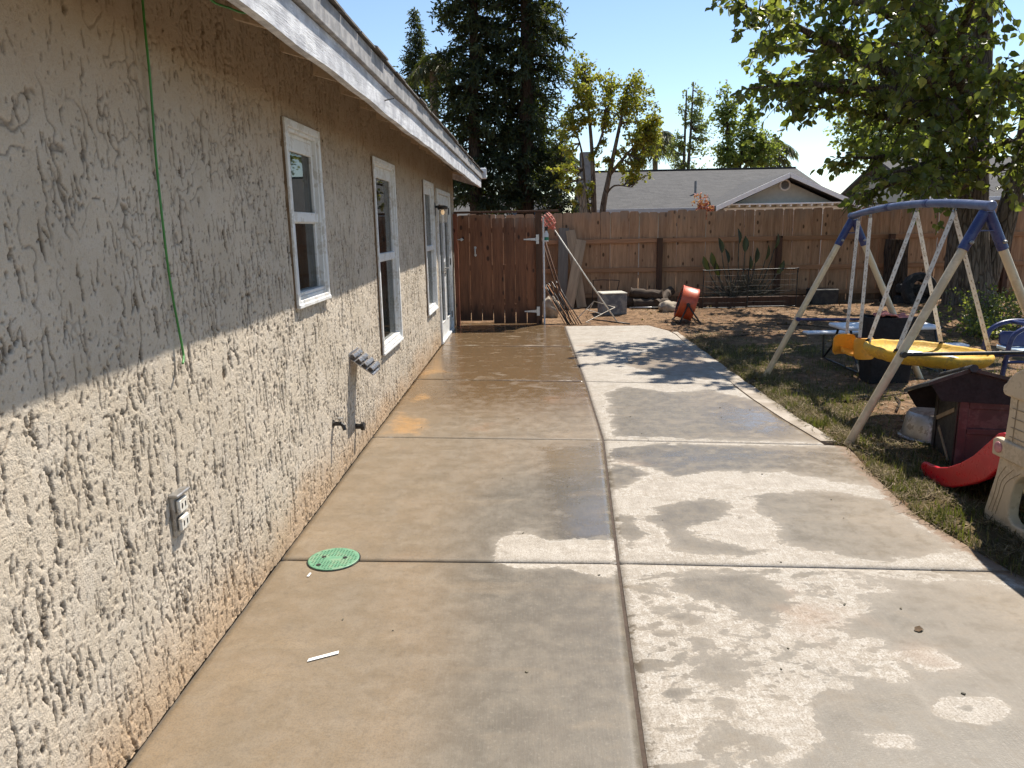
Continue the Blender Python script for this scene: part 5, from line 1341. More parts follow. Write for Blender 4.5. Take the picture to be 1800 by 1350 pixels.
ends = [((7.36, 13, 2.9), (2.75, 10.9, 4.5)), ((7.36, 13, 2.8), (3.05, 11.2, 3.45)), ((7.36, 13, 2.3), (4.75, 10.6, 2.15)), ((7.36, 13, 2.7), (4.3, 9.6, 3.7)), ((7.34, 13, 3.3), (3.4, 10.0, 5.2)),
        ((7.40, 13, 2.1), (5.3, 10.2, 2.05)), ((7.34, 13, 3.0), (5.6, 9.5, 3.2)), ((7.34, 13, 3.6), (5.2, 9.2, 4.8)), ((7.34, 13, 2.6), (6.6, 10.0, 2.5)), ((7.34, 13, 3.4), (7.2, 9.6, 3.9)),
        ((8.17, 13, 2.6), (8.6, 10.2, 2.8)), ((8.2, 13, 3.4), (9.6, 10.4, 3.8)), ((8.2, 13, 3.0), (10.2, 12.2, 2.8)), ((7.3, 13, 4.2), (3.0, 12.4, 5.6)), ((7.34, 13, 3.2), (4.0, 13.2, 3.7)),
        ((7.34, 13, 2.6), (5.0, 12.6, 2.6)), ((7.3, 13, 4.0), (5.2, 13.6, 4.6)), ((7.3, 13, 4.4), (6.4, 11.0, 5.6)), ((8.2, 13, 4.0), (8.8, 12.6, 5.2)), ((7.34, 13, 3.0), (6.4, 12.0, 3.0)),
        ((7.2, 13, 5.0), (4.2, 11.0, 6.6)), ((7.1, 13, 5.6), (5.6, 10.4, 7.2)), ((7.1, 13, 5.6), (7.2, 10.6, 7.0)), ((7.0, 13, 6.5), (7.0, 13.0, 8.2)), ((8.3, 13, 5.0), (9.8, 11.6, 6.4)), ((7.1, 13, 5.4), (5.0, 13.4, 6.8)), ((7.35, 13, 2.7), (3.9, 11.9, 3.3)), ((8.2, 13, 3.2), (9.2, 13.2, 3.6)),
        ((7.34, 13, 3.2), (5.4, 15.3, 4.4)), ((7.34, 13, 3.2), (6.8, 15.8, 4.0)), ((7.3, 13, 3.8), (4.2, 14.6, 4.8)), ((8.2, 13, 3.4), (8.4, 15.4, 4.2)), ((7.2, 13, 5), (6.6, 15.2, 6.2)), ((7.36, 13, 2.5), (4.9, 9.9, 2.6)), ((7.36, 13, 2.9), (3.9, 9.3, 4.4)), ((7.3, 13, 4.0), (2.9, 11.6, 4.9)), ((7.36, 13, 2.2), (4.7, 11.4, 1.95)), ((7.36, 13, 2.4), (6.0, 11.2, 2.2)), ((7.36, 13, 2.2), (7.5, 11.2, 2.3)), ((8.17, 13, 2.4), (9.2, 11.4, 2.2))]
for a, b in ends:
    a = V(*a); b = V(*b); L = np.linalg.norm(b-a); n = 9
    midp = (a+b)/2 + V(0, 0, .10*L) + rg.normal(0, .05*L, 3)
    pts = [a*(1-s)**2 + midp*2*s*(1-s) + b*s*s + (rg.normal(0, .025, 3) if 0 < s < 1 else 0) for s in np.linspace(0, 1, n)]
    limb_mb.tube(pts, list(np.linspace(.022*L+.02, .008, n)), 9)
    vis = b[2] < 5.9
    nb = int(L*(10.5 if vis else 12))
    for _ in range(nb):
        s = .22 + .78*rg.random()**.7; i = min(int(s*(n-1)), n-2); p0 = pts[i] + (pts[i+1]-pts[i])*(s*(n-1)-i)
        dr = (b-a)/L*.55 + rg.normal(0, .62, 3); dr[2] = dr[2]*.75 + .02; dr /= np.linalg.norm(dr)
        ln = rg.uniform(.35, 1.05)*(1.15 - .45*s)*(.62 if b[2] < 3.6 and b[0] < 5.5 else 1); sag = rg.uniform(.12, .5)
        q = [p0 + dr*ln*u - V(0, 0, sag*ln*u*u) for u in np.linspace(0, 1, 5)]
        limb_mb.tube(q, list(np.linspace(.011, .003, 5)), 5, False)
        nl = int(ln*(18 if vis else 12)) + 3
        for u in .12 + .88*rg.random(nl):
            j = min(int(u*4), 3); pp_ = q[j] + (q[j+1]-q[j])*(u*4-j) + rg.normal(0, .03, 3)
            if pp_[2] < 1.72 and not (pp_[0] > 5.8): continue
            dl = dr*.35 + rg.normal(0, .5, 3) + V(0, 0, -.55); LP.append(pp_); LD.append(dl)
            LN.append(rg.normal(0, .55, 3) + V(.15, .15, .8)); LS.append(rg.uniform(.075, .145) if vis else rg.uniform(.15, .22))
limb_mb.build('branches', M['bark'], mul, True)['kind'] = 'stuff'
leaves('crown', LP, LD, LN, LS, M['leaf_mulberry'], mul, T_LEAF, 1.0)
NLEAF = len(LP)

# ================================================================== CONIFERS
def conifer(base, H, prof, label, seed, mat, z0, nbr, per, spray, tr, group=None, name='redwood_tree', droop=.35, gap=0):
    rg = np.random.default_rng(seed); bx, by = base
    t_ = empty(name, label, 'tree', (bx, by, 0), group)
    zsx = np.linspace(-.1, H, 12); pts = [(bx + .06*math.sin(z*.5+seed), by, z) for z in zsx]
    trunk_mesh(pts, list(np.maximum(.02, tr*(1-zsx/H*.97))), 14, .08, seed).build('trunk', M['bark_dark'], t_, 'auto')
    br = MB(); P, D, N, S = [], [], [], []
    for k in range(nbr):
        z = z0 + (H-z0)*(k+rg.random())/nbr; R_ = np.interp(z, *prof)*rg.uniform(.62, 1.12)
        az = rg.random()*2*math.pi; d = V(math.cos(az), math.sin(az), rg.uniform(-.1, .3)); dr = droop*rg.uniform(.5, 1.3)
        q = [V(bx, by, z) + d*R_*u - V(0, 0, dr*R_*u*u) for u in np.linspace(0, 1, 6)]
        br.tube(q, list(np.linspace(.012 + .018*R_, .004, 6)), 4, False)
        npz = int(per*R_/1.5) + 4
        for u in .15 + .85*rg.random(npz)**.85:
            j = min(int(u*5), 4); pp_ = q[j] + (q[j+1]-q[j])*(u*5-j) + rg.normal(0, .07, 3)*(1, 1, .7)
            dl = d*.45 + rg.normal(0, .55, 3) + V(0, 0, -.45); P.append(pp_); D.append(dl); N.append(rg.normal(0, .6, 3) + V(0, 0, .7)); S.append(spray*rg.uniform(.6, 1.35))
    br.build('branches', M['bark_dark'], t_)['kind'] = 'stuff'
    leaves('crown', P, D, N, S, mat, t_, T_SPRAY, 1.0)
    return t_
PR = ([2.0, 3.5, 6, 9, 12, 17], [1.35, 1.55, 1.45, 1.25, .9, .1])
conifer((-1.80, 26), 17, PR, 'tall dark redwood beyond the gate, the left of the pair', 3, M['leaf_redwood'], 2.3, 420, 62, .27, .26, 'redwoods behind the fence')
conifer((-.10, 26.2), 18, ([2.0, 3.5, 6, 9, 12, 18], [1.25, 1.5, 1.5, 1.35, 1.0, .1]), 'tall dark redwood beyond the gate, the right of the pair', 4, M['leaf_redwood'], 2.4, 440, 62, .27, .34, 'redwoods behind the fence')
conifer((1.02, 25.0), 4.6, ([0.5, 2, 3.2, 4.6], [.8, .75, .55, .05]), 'short dark conifer filling the gap right of the redwoods', 5, M['leaf_redwood'], .6, 130, 60, .2, .10, name='small_conifer')
conifer((-4.95, 35), 11.0, ([2, 5.4, 8, 9.8, 11], [1.6, 1.25, .85, .35, .05]), 'slim pointed conifer rising behind the eave', 6, M['leaf_cypress'], 2.0, 300, 48, .26, .16, name='slim_conifer', droop=-.15)

# ================================================================== BROADLEAF TREES BEHIND THE FENCE
def broadleaf(name, label, base, stems, blobs, mat, bark_m, leaf, seed, per=150, group=None, lean=(0, 0, 0), nrad=.02):
    rg = np.random.default_rng(seed); t_ = empty(name, label, 'tree', (base[0], base[1], 0), group)
    m = MB(); tips = []
    for pts, r0 in stems:
        sp = smooth_path([np.array(p, float) for p in pts], 4); m.tube(sp, list(np.linspace(r0, r0*.25, len(sp))), 9); tips += sp[len(sp)//3:]
    m.build('trunk', bark_m, t_, True)
    tw = MB(); P, D, N, S = [], [], [], []; tips = np.array(tips)
    for (c, rad, k) in blobs:
        c = np.array(c, float); rad = np.array(rad, float)
        for _ in range(k):
            dd_ = rg.normal(size=3); dd_ /= np.linalg.norm(dd_); e = c + dd_*rad*rg.uniform(.25, 1.05)
            a = tips[np.argmin(((tips-e)**2).sum(1) + rg.random(len(tips))*.1)]
            mid_ = (a+e)/2 + rg.normal(0, .06, 3) + V(0, 0, -.05)
            tw.tube([a, mid_, e], [nrad, nrad*.6, nrad*.25], 4, False)
            nl = rg.poisson(per)
            if nl:
                s = rg.random(nl)[:, None]**.6; pts = mid_*(1-s) + e*s + rg.normal(0, .10, (nl, 3))*np.linalg.norm(rad)*.55
                P.append(pts); D.append(rg.normal(0, .6, (nl, 3)) + dd_*.4 + V(0, 0, -.25)); N.append(rg.normal(0, .6, (nl, 3)) + V(0, 0, .7)); S.append(rg.uniform(.7, 1.3, nl)*leaf)
    tw.build('twigs', bark_m, t_)['kind'] = 'stuff'
    leaves('crown', np.concatenate(P), np.concatenate(D), np.concatenate(N), np.concatenate(S), mat, t_, T_SMALL, 1.25)
    return t_
broadleaf('ash_tree', 'yellow-green open-crowned tree behind the fence, right of the redwoods', (1.65, 19),
    [([(1.62, 19, -.1), (1.60, 19, 1.6), (1.58, 19, 2.6), (1.52, 19.05, 3.7), (1.35, 19, 5.3)], .10), ([(1.70, 19, -.1), (1.80, 19, 1.8), (1.95, 19, 2.7), (2.15, 18.9, 3.7), (2.4, 19, 4.9)], .10),
     ([(1.58, 19.1, 1.5), (1.40, 19.2, 2.5), (1.30, 19.2, 3.4), (1.1, 19, 4.0)], .05), ([(1.86, 19, 2.3), (2.1, 19, 2.55), (2.5, 18.9, 2.5)], .035), ([(1.97, 19, 2.8), (2.4, 18.9, 3.3), (2.9, 19, 3.8)], .05), ([(1.54, 19, 3.2), (1.8, 19.1, 3.8), (1.9, 19, 4.8)], .045)],
    [((1.3, 19, 5.1), (.45, .6, .65), 28), ((1.25, 19, 4.3), (.5, .6, .6), 20), ((1.85, 19, 4.5), (.6, .7, .75), 32), ((2.45, 19, 4.5), (.6, .7, .75), 38), ((3.0, 19, 4.0), (.4, .6, .6), 20), ((2.8, 19, 3.6), (.55, .6, .65), 34), ((2.55, 19, 3.0), (.5, .5, .4), 20), ((.95, 19, 3.9), (.35, .5, .6), 18), ((.75, 19.2, 3.0), (.3, .4, .5), 12), ((1.25, 18.9, 2.4), (.35, .3, .3), 9), ((1.95, 19, 3.3), (.5, .5, .35), 10)],
    M['leaf_yellow'], M['bark'], .075, 31, 46)
broadleaf('pruned_trunk_tree', 'thick cut grey trunk with few shoots behind the fence', (1.28, 18.4), [([(1.28, 18.4, -.1), (1.30, 18.4, 1.5), (1.27, 18.4, 2.6)], .20), ([(1.28, 18.4, 2.0), (1.1, 18.4, 2.5)], .05)], [((1.15, 18.4, 2.5), (.25, .3, .2), 5)], M['leaf_yellow'], M['bark_pale'], .08, 32, 14)
broadleaf('twin_stem_tree', 'tall thin pale tree with two bare upright stems', (8.1, 40), [([(8.05, 40, 0), (8.0, 40, 4.0), (8.0, 40, 6.0), (8.02, 40, 8.2)], .12), ([(8.2, 40, 0), (8.22, 40, 4.2), (8.3, 40, 6.4), (8.35, 40, 8.6)], .12)],
    [((8.5, 40, 7.4), (.8, .6, 1.2), 46), ((8.9, 40, 6.0), (.7, .6, 1.1), 40), ((7.6, 40, 5.6), (.6, .6, 1.0), 30), ((8.2, 40, 4.4), (1.1, .6, .6), 30)], M['leaf_pale'], M['bark'], .13, 33, 20)
broadleaf('green_tree', 'bushy green tree beyond the neighbouring roof', (9.5, 36), [([(9.4, 36, 0), (9.3, 36, 4.0), (9.15, 36, 5.6), (9.1, 36, 7.2)], .14), ([(9.6, 36, 0), (9.8, 36, 4.4), (10.1, 36, 6.0)], .12)],
    [((9.0, 36, 6.4), (.6, .7, 1.3), 46), ((9.6, 36, 5.6), (.8, .8, 1.1), 44), ((10.6, 36, 5.2), (1.0, .8, .9), 46), ((9.3, 36, 4.5), (1.3, .9, .7), 56), ((11.2, 36, 4.6), (.8, .7, .6), 30), ((10.2, 36, 6.6), (.5, .5, .6), 16)], M['leaf_green'], M['bark_dark'], .14, 34, 22)
broadleaf('roadside_tree', 'distant green tree showing through gaps of the shade tree', (17, 38), [([(17, 38, 0), (17, 38, 4), (17, 38, 6.5)], .2)], [((16, 38, 5.5), (1.6, 1.2, 1.4), 70), ((18.3, 38, 5.2), (1.6, 1.2, 1.4), 70)], M['leaf_green'], M['bark_dark'], .2, 37, 34)
broadleaf('pink_shrub', 'small pink-leaved shrub just above the fence', (3.75, 16.5), [([(3.75, 16.5, -.05), (3.72, 16.5, 1.2), (3.68, 16.5, 2.2)], .025), ([(3.8, 16.5, -.05), (3.84, 16.5, 1.3), (3.88, 16.5, 2.05)], .02)], [((3.70, 16.5, 2.0), (.20, .2, .26), 16), ((3.88, 16.5, 1.92), (.18, .2, .16), 12)], M['leaf_pink'], M['bark'], .045, 35, 24, nrad=.008)

def palm(base, H, label, seed, R_=1.5, nf=26, r0=.16, droop=1.0):
    rg = np.random.default_rng(seed); bx, by = base; t_ = empty('palm_tree', label, 'tree', (bx, by, 0), 'palms in the distance')
    trunk_mesh([(bx, by, z) for z in np.linspace(-.1, H, 9)], list(np.linspace(r0*1.2, r0*.8, 9)), 12, .06, seed).build('trunk', M['bark_pale'], t_, 'auto')
    P, D, N, S, W = [], [], [], [], []; sp = MB()
    for k in range(nf):
        az = 2*math.pi*k/nf*2.4 + rg.random(); el = rg.uniform(-.5, 1.1); L = R_*rg.uniform(.8, 1.15)
        d = V(math.cos(az)*math.cos(el), math.sin(az)*math.cos(el), math.sin(el))
        q = [V(bx, by, H) + d*L*u - V(0, 0, droop*L*.75*u*u) for u in np.linspace(0, 1, 9)]; sp.tube(q, list(np.linspace(.03, .006, 9)), 4, False)
        for i in range(1, 8):
            ax_ = q[i+1]-q[i]; ax_ /= np.linalg.norm(ax_); sd = np.cross(ax_, V(0, 0, 1)); sd /= np.linalg.norm(sd)+1e-9
            for s in (-1, 1):
                for w_ in range(4):
                    P.append(q[i] + (q[i+1]-q[i])*w_/4); D.append(sd*s*.8 + ax_*.5 + V(0, 0, -.75) + rg.normal(0, .12, 3)); N.append(V(0, 0, 1) + rg.normal(0, .3, 3)); S.append(L*.34*math.sin(math.pi*(i+.6)/9)+.06)
    sp.build('frond_stems', M['bark_pale'], t_)['kind'] = 'stuff'
    leaves('crown', P, D, N, S, M['leaf_palm'], t_, T_SMALL, .16)
palm((-3.3, 27.3), 7.1, 'palm peeking out left of the redwoods', 41, 1.25)
palm((7.0, 43), 6.2, 'grey drooping palm left of the twin-stem tree', 42, 1.7)
palm((12.2, 40), 5.3, 'grey drooping palm right of the green tree', 43, 1.9)
palm((1.02, 31), 4.4, 'palm trunk standing behind the yellow-green tree', 44, 1.3)

# spiky plant by the fence
rg = np.random.default_rng(9)
sp_ = empty('strelitzia_plant', 'dark spiky paddle-leaved plant in front of the fence', 'plant', (4.1, 14.45, 0))
stk = MB()
tl = [(3.45, 14.4, 1.02, -.3), (3.60, 14.42, 1.30, -.22), (3.95, 14.4, 1.47, -.1), (4.10, 14.45, 1.32, .05), (4.72, 14.45, 1.36, .3), (3.30, 14.38, .95, -.35), (4.35, 14.5, 1.1, .15), (4.55, 14.45, 1.15, .22), (3.75, 14.5, 1.1, -.1), (4.2, 14.4, .95, .0), (4.85, 14.45, .85, .4), (3.52, 14.35, .85, -.3)]
for (x_, y_, z_, ln) in tl:
    bx_ = 4.05 + (x_-4.05)*.35; z0_ = zg(bx_, 14.45)
    top = V(x_, y_, z_); pb = V(bx_, 14.45, z0_); pm = (top+pb)/2 + V((x_-bx_)*.12, 0, .05); ls = .30
    pth = [pb, pm, top - (top-pm)/np.linalg.norm(top-pm)*ls*.9]
    stk.tube(smooth_path(pth, 4), list(np.linspace(.016, .009, 9)), 6)
    d_ = (top-pm)/np.linalg.norm(top-pm); sd = V(math.cos(rg.uniform(-.9, .9)), math.sin(rg.uniform(-1, 1)), 0); sd -= d_*np.dot(sd, d_); sd /= np.linalg.norm(sd); nn_ = np.cross(sd, d_)
    A = []; F = []
    for i, (u, w_) in enumerate(((0, .010), (.15, .04), (.4, .062), (.65, .056), (.85, .03), (1, .004))):
        c_ = pth[2] + d_*ls*u + nn_*(-.03*u*u); A += [c_ - sd*w_ + nn_*w_*.55, c_, c_ + sd*w_ + nn_*w_*.55]
    for i in range(5):
        for k_ in range(2): F.append((i*3+k_, i*3+k_+1, i*3+k_+4, i*3+k_+3))
    o = MB().add(A, F).build('leaf', M['leaf_strelitzia'], sp_, True)
    at = o.data.attributes.new('tone', 'FLOAT', 'POINT'); at.data.foreach_set('value', [rg.random()*.8]*len(o.data.vertices))
for _ in range(210):                                              # dry stalks round the foot
    a = rg.uniform(0, math.pi); bx_ = 4.05 + rg.uniform(-.35, .35); by_ = 14.42 + rg.uniform(-.15, .15)
    L = rg.uniform(.3, .75); e_ = V(bx_ + math.cos(a)*L*.85, by_ + rg.uniform(-.2, .1), max(.06, math.sin(a)*L*.95 + .05)); b_ = V(bx_, by_, zg(bx_, by_)); stk.tube([b_, (b_+e_)/2 + V(0, 0, .08), e_], [.014, .011, .005], 5, False)
stk.build('stalks', M['stalk'], sp_)['kind'] = 'stuff'

# weeds round the tree foot
def weed(c, rad, h, n, label, seed, mat='leaf_mulberry', lf=.05):
    rg = np.random.default_rng(seed); t_ = empty('weed_clump', label, 'plant', (c[0], c[1], 0)); m = MB(); P, D, N = [], [], []
    for _ in range(n):
        b_ = V(c[0] + rg.normal(0, rad*.5), c[1] + rg.normal(0, rad*.5), 0); b_[2] = zg(b_[0], b_[1])
        e_ = b_ + V(rg.normal(0, .14), rg.normal(0, .14), h*rg.uniform(.4, 1.1)); m.tube([b_, e_], [.005, .002], 4, False)
        for u in rg.uniform(.15, 1.05, 13): P.append(b_ + (e_-b_)*u + rg.normal(0, .02, 3)); D.append(rg.normal(0, .7, 3) + V(0, 0, .15)); N.append(rg.normal(0, .5, 3) + V(0, 0, .8))
    m.build('stems', M['stalk'], t_)['kind'] = 'stuff'; leaves('leaves', P, D, N, np.random.default_rng(seed).uniform(.6, 1.3, len(P))*lf, M[mat], t_, T_SMALL, 1.2)
weed((6.75, 11.1), .55, .55, 110, 'leafy green weeds growing in front of the tree trunk', 61)
weed((6.2, 10.2), .35, .26, 60, 'low green weeds left of the leafy clump', 62)
weed((8.0, 11.6), .5, .4, 60, 'leafy weeds right of the tree trunk at the frame edge', 63)

# ================================================================== GRASS, LITTER
rg = np.random.default_rng(77)
n = 420000
gx_ = 2.0 + 5.6*rg.random(n)**1.35; gy_ = 2.4 + 8.9*rg.random(n)**1.25
dens = grass_mask(gx_, gy_)*(.25 + .75*sstep(-.3, .35, perlin(gx_*4.5, gy_*4.5, 24)))
kp = rg.random(n) < dens*.5*np.clip(6.0/gy_, .35, 1.1)
gx_, gy_ = gx_[kp], gy_[kp]; n = len(gx_)
gz_ = gz(gx_, gy_) - .004
az = rg.random(n)*2*np.pi; lean = rg.uniform(.15, 1.3, n)
D = np.stack([np.cos(az)*lean, np.sin(az)*lean, np.ones(n)], 1); N = np.stack([-np.cos(az), -np.sin(az), lean+.2], 1)
tone = np.clip(rg.random(n)*.86 + .10 + .6*np.clip(perlin(gx_*1.8, gy_*1.8, 25) - .02, 0, 1) + .22*(rg.random(n) < .2), 0, 1)
sz = rg.uniform(.02, .065, n)*(.7 + .6*np.clip(perlin(gx_*3, gy_*3, 26)+.4, 0, 1))
gr = leaves('grass', np.stack([gx_, gy_, gz_], 1), D, N, sz, M['grass'], None, T_BLADE, rg.uniform(.07, .16, n), tone)
tag(gr, 'patchy green and straw grass beside the patio', 'grass', kind='stuff')
n = 16000
lx = 0.3 + 8.5*rg.random(n); ly = 3.2 + 11.5*rg.random(n)
kp = (lx > slab_right(np.minimum(ly, 12))+.03) & ((ly > 12.1) | (lx > 2.2)); lx, ly = lx[kp], ly[kp]; n = len(lx)
lt = leaves('leaf_litter', np.stack([lx, ly, gz(lx, ly)+.006], 1), np.stack([rg.normal(size=n), rg.normal(size=n), rg.normal(0, .25, n)], 1), np.stack([rg.normal(0, .3, n), rg.normal(0, .3, n), np.ones(n)], 1), rg.uniform(.015, .05, n), M['litter'], None, T_SMALL, 1.2)
tag(lt, 'dry leaves and twigs scattered on the dirt', 'litter', kind='stuff')
n = 42000                                                        # matted dead blades and clippings along the slab edge
ex = np.abs(rg.normal(0, .38, n)) - .05; ey = 2.6 + 8.2*rg.random(n)**1.3; lx = slab_right(np.minimum(ey, 11)) + ex
kp = (rg.random(n) < sstep(-.35, .35, perlin(lx*3.3, ey*3.3, 29) + .12)) & ((ex > 0) | (rg.random(n) < .12)); lx, ey, ex = lx[kp], ey[kp], ex[kp]; n = len(lx)
lz = np.where(ex > .0, np.maximum(gz(lx, ey), -.02) + .010 + .022*rg.random(n)**2, .004)
st_ = leaves('dead_grass', np.stack([lx, ey, lz], 1), np.stack([rg.normal(size=n), rg.normal(size=n), rg.normal(.08, .2, n)], 1), np.stack([rg.normal(0, .4, n), rg.normal(0, .4, n), np.ones(n)], 1), rg.uniform(.015, .07, n), M['straw'], None, T_BLADE, rg.uniform(.05, .12, n))
tag(st_, 'matted dead grass and clippings along the patio edge', 'dead grass', kind='stuff')
for (p_, q_, lab_) in (((2.75, 6.5), (3.6, 6.9), 'long thin fallen branch under the saucer swing'), ((3.1, 6.2), (3.35, 6.75), 'short fallen branch crossing the long one under the swing'), ((2.9, 10.6), (3.5, 10.9), 'fallen branch on the dirt between fan and swing set'), ((3.9, 11.8), (4.6, 11.5), 'fallen branch on the dirt before the wire panels')):
    o = MB().tube([(p_[0], p_[1], zg(*p_)+.012), ((p_[0]+q_[0])/2+.04, (p_[1]+q_[1])/2, zg((p_[0]+q_[0])/2, (p_[1]+q_[1])/2)+.02), (q_[0], q_[1], zg(*q_)+.012)], [.012, .009, .005], 6).build('fallen_branch', M['bark_dark'], loc=(p_[0], p_[1], 0), smooth=True)
    tag(o, lab_, 'branch', 'fallen branches')
rg = np.random.default_rng(91)
cr = MB()
for _ in range(30):                                             # crumbs of soil and leaf on the slab
    x_ = rg.uniform(-1.0, 2.1); y_ = rg.uniform(2.0, 6.5); s_ = rg.uniform(.0025, .0055)
    if x_ > 1.3: s_ *= 1.25
    a = rg.random()*6; q = MB().box((-s_, -s_*.6, .0012), (s_, s_*.6, .0012+s_*.6)); ca, sa = math.cos(a), math.sin(a)
    cr.add([(x_+v[0]*ca-v[1]*sa, y_+v[0]*sa+v[1]*ca, v[2]*(.8 if v[0] > 0 else 1.1)) for v in q.v], q.f)
o = cr.build('slab_crumbs', M['stalk'], loc=(0, 3, 0)); tag(o, 'tiny dark crumbs of soil and leaf scattered on the concrete', 'crumbs', kind='stuff')
o = MB().add([(1.505, 2.705, .003), (1.512, 2.722, .010), (1.525, 2.716, .005), (1.535, 2.728, .012), (1.545, 2.712, .003), (1.532, 2.700, .009), (1.518, 2.695, .005)], [(0, 1, 2), (0, 2, 6), (1, 3, 2), (2, 3, 4), (2, 4, 5), (2, 5, 6)]).build('dry_leaf', M['litter'], loc=(1.52, 2.71, 0)); tag(o, 'small curled dry leaf on the right-hand slab', 'leaf')

# ================================================================== NEIGHBOURING HOUSES
t = NT('grey_roof_shingles'); p = t.pos()
br_ = t.node('ShaderNodeTexBrick'); br_.offset = .5; br_.inputs['Scale'].default_value = 1.0
mp = t.pos((3.2, 7.2, 7.2)); t.link(mp, br_.inputs['Vector'])
br_.inputs['Color1'].default_value = (.056, .053, .052, 1); br_.inputs['Color2'].default_value = (.082, .078, .075, 1); br_.inputs['Mortar'].default_value = (.06, .06, .06, 1); br_.inputs['Mortar Size'].default_value = .03
br_.inputs['Brick Width'].default_value = 1.0; br_.inputs['Row Height'].default_value = 1.0
n1 = t.noise(p, 6, 5, .7); c = t.mix(t.ramp(n1, .35, .7, 0, .5), br_.outputs[0], (.098, .092, .088)); t.bump(t.math('ADD', n1, br_.outputs['Fac']), .5, .03)
M['roof_grey'] = t.set(c, .9, 0, .3)
M['cream_wall'] = mat_plain('cream_siding', (.46, .455, .395), .85, var=.05)
M['white_trim'] = mat_plain('white_trim', (.80, .80, .78), .6, var=.04)
M['grey_trim'] = mat_plain('grey_trim', (.42, .43, .44), .6, var=.06)
M['chimney'] = mat_plain('chimney_render', (.24, .235, .225), .9, var=.15)
def slope(m, a, b, c, d, th=.10):
    A = [np.array(p, float) for p in (a, b, c, d)]; m.add(A + [p - V(0, 0, th) for p in A], [(0,1,2,3),(7,6,5,4),(0,4,5,1),(1,5,6,2),(2,6,7,3),(3,7,4,0)]); return m
nh = empty('neighbour_house', 'grey-roofed neighbouring house with cream gable and round vent', 'house', (6, 26, 0))
m = MB(); m.box((2.2, 24.4, -.1), (9.7, 33.6, 2.02)); m.box((5.75, 22.75, -.1), (9.27, 24.4, 2.02)); m.build('wall', M['cream_wall'], nh)
MB().add([(5.75, 22.75, 2.0), (9.27, 22.75, 2.0), (7.51, 22.75, 2.80)], [(0, 1, 2)]).build('gable_wall', M['cream_wall'], nh)
MB().add([(2.2, 24.3, 2.0), (2.2, 33.6, 2.0), (2.2, 29, 3.42)], [(0, 2, 1)]).add([(9.7, 24.3, 2.0), (9.7, 33.6, 2.0), (9.7, 29, 3.42)], [(0, 1, 2)]).build('gable_wall', M['cream_wall'], nh)
m = MB(); slope(m, (1.85, 24, 2.09), (9.95, 24, 2.09), (9.95, 29, 3.57), (1.85, 29, 3.57)); slope(m, (9.95, 34, 2.09), (1.85, 34, 2.09), (1.85, 29.003, 3.57), (9.95, 29.003, 3.57)); rf = m.build('roof', M['roof_grey'], nh)
MB().bar((1.85, 29, 3.585), (9.95, 29, 3.585), .24, .03).build('ridge_cap', M['roof_grey'], rf)
m = MB(); slope(m, (5.45, 22.3, 2.09), (7.51, 22.3, 2.985), (7.51, 27.1, 2.985), (5.45, 24.05, 2.09)); slope(m, (7.513, 22.3, 2.985), (9.57, 22.3, 2.09), (9.57, 24.05, 2.09), (7.513, 27.1, 2.985)); m.build('wing_roof', M['roof_grey'], nh)
for (xa, xb, za, zb2) in ((5.42, 7.50, 2.03, 2.935), (7.52, 9.60, 2.935, 2.03)):
    MB().add([(xa, 22.25, za-.09), (xb, 22.25, zb2-.09), (xb, 22.25, zb2+.045), (xa, 22.25, za+.045), (xa, 22.295, za-.09), (xb, 22.295, zb2-.09), (xb, 22.295, zb2+.045), (xa, 22.295, za+.045)], [(0,1,2,3),(7,6,5,4),(0,4,5,1),(3,2,6,7),(0,3,7,4),(1,5,6,2)]).build('rake_trim', M['white_trim'], nh)
MB().cbox((1.85, 23.93, 1.94), (5.42, 23.99, 2.085), .005).build('gutter', M['grey_trim'], nh)
pent = MB().cbox((5.75, 22.38, 2.10), (9.27, 22.74, 2.14), .005).build('pent_board', M['white_trim'], nh)
for q in range(12): MB().cbox((5.80+.30*q, 22.40, 2.04), (5.85+.30*q, 22.74, 2.098), .004).build('rafter_tail', M['white_trim'], nh)
MB().cbox((5.75, 22.70, 1.80), (9.27, 22.745, 2.03), .004).build('frieze_board', M['white_trim'], nh)
vt = MB().lathe((7.52, 22.75, 2.66), [(.165, 0), (.168, .03), (.150, .05), (.125, .045), (.118, .0)], 28, (0, -1, 0), caps=False).build('vent', M['white_trim'], nh, 'auto')
MB().lathe((7.52, 22.75, 2.66), [(.12, 0), (.12, .012)], 24, (0, -1, 0)).build('vent_backing', M['charcoal'], vt)
for q in range(-3, 4):
    w_ = math.sqrt(max(.0001, .118**2 - (q*.032)**2)); MB().bar((7.52-w_, 22.722, 2.66+q*.032), (7.52+w_, 22.722, 2.66+q*.032), .022, .006, up=V(0, -.6, .8)).build('slat', M['grey_trim'], vt)
m = MB(); m.add([(1.55, 25.2, -.1), (2.15, 25.2, -.1), (2.15, 26, -.1), (1.55, 26, -.1), (1.58, 25.25, 3.05), (2.12, 25.25, 3.05), (2.12, 25.95, 3.05), (1.58, 25.95, 3.05), (1.68, 25.3, 3.5), (2.06, 25.3, 3.5), (2.06, 25.9, 3.5), (1.68, 25.9, 3.5), (1.68, 25.3, 3.95), (2.06, 25.3, 3.95), (2.06, 25.9, 3.95), (1.68, 25.9, 3.95)],
      [(a+k_, a+(k_+1) % 4, a+4+(k_+1) % 4, a+4+k_) for a in (0, 4, 8) for k_ in range(4)] + [(12, 13, 14, 15)]); m.build('chimney', M['chimney'], nh)
MB().tube([(5.52, 25.6, 2.5), (5.52, 25.6, 2.98)], .04, 8).build('vent_pipe', M['chimney'], nh)

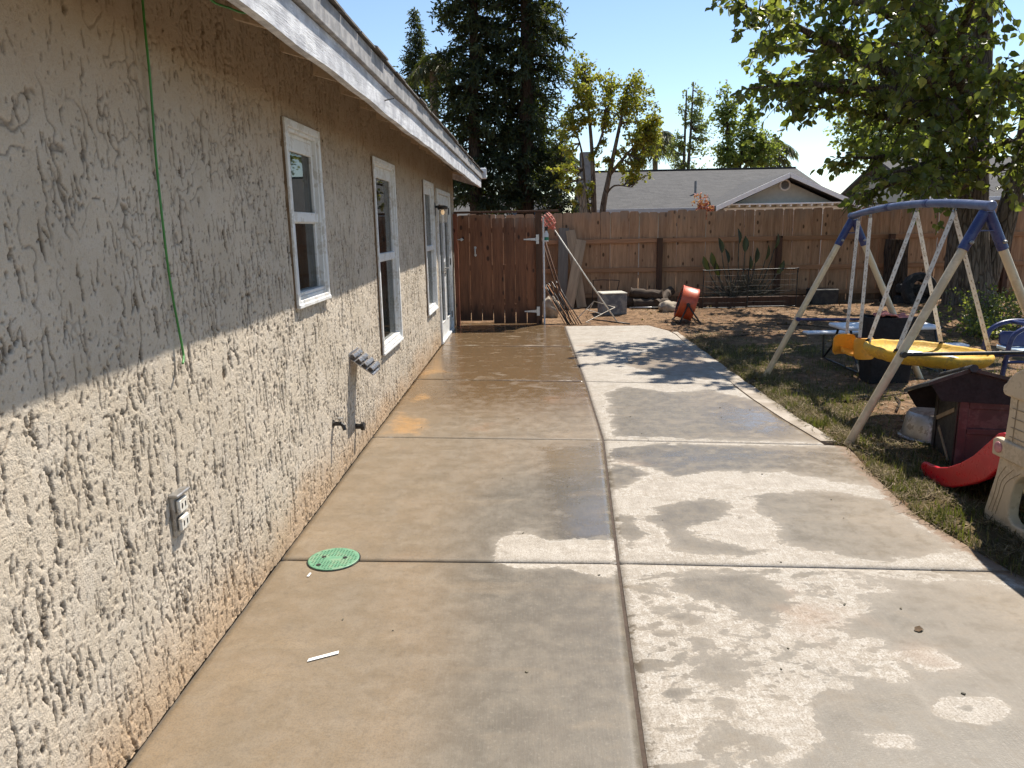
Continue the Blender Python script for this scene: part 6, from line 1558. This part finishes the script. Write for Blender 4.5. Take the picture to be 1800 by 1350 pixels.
h2 = empty('low_house', 'low pale-roofed house behind the redwoods', 'house', (-3, 31, 0))
m = MB(); m.box((-8, 30.4, -.1), (.6, 37, 1.85)); m.build('wall', M['cream_wall'], h2)
m = MB(); slope(m, (-8.4, 30, 1.95), (.95, 30, 1.95), (.95, 33.5, 3.0), (-8.4, 33.5, 3.0)); slope(m, (.95, 37.2, 1.95), (-8.4, 37.2, 1.95), (-8.4, 33.503, 3.0), (.95, 33.503, 3.0)); m.build('roof', M['roof_grey'], h2)
MB().cbox((-8.4, 29.93, 1.80), (.95, 29.99, 1.95), .005).build('gutter', M['white_trim'], h2)
h3 = empty('pale_house', 'pale house with grey roof seen through the shade tree', 'house', (17.200, 27, 0))
m = MB(); m.box((13.800, 26.4, -.1), (22.200, 34, 2.25)); m.build('wall', M['cream_wall'], h3)
m = MB(); slope(m, (13.400, 26, 2.32), (22.600, 26, 2.32), (22.600, 30, 3.9), (13.400, 30, 3.9)); slope(m, (22.600, 34.4, 2.32), (13.400, 34.4, 2.32), (13.400, 30.003, 3.9), (22.600, 30.003, 3.9)); m.build('roof', M['roof_grey'], h3)
m = MB(); slope(m, (15.800, 24.2, 2.3), (17.800, 24.2, 3.25), (17.800, 28, 3.25), (15.800, 26.1, 2.3)); slope(m, (17.803, 24.2, 3.25), (19.800, 24.2, 2.3), (19.800, 26.1, 2.3), (17.803, 28, 3.25)); m.build('wing_roof', M['roof_grey'], h3)
MB().add([(16.100, 24.6, -.1), (19.500, 24.6, -.1), (19.500, 24.6, 2.35), (17.800, 24.6, 3.1), (16.100, 24.6, 2.35)], [(0, 1, 2, 3, 4)]).build('gable_wall', M['cream_wall'], h3)
MB().cbox((13.400, 25.92, 2.18), (15.800, 25.98, 2.31), .005).build('gutter', M['white_trim'], h3)
MB().add([(13.800, 26.4, 2.2), (13.800, 34, 2.2), (13.800, 30, 3.78)], [(0, 2, 1)]).build('gable_wall', M['cream_wall'], h3)
print('leaves', NLEAF, 'objects', len(bpy.data.objects), 'tris', sum(len(o.data.loops) - 2*len(o.data.polygons) for o in bpy.data.objects if o.type == 'MESH'))
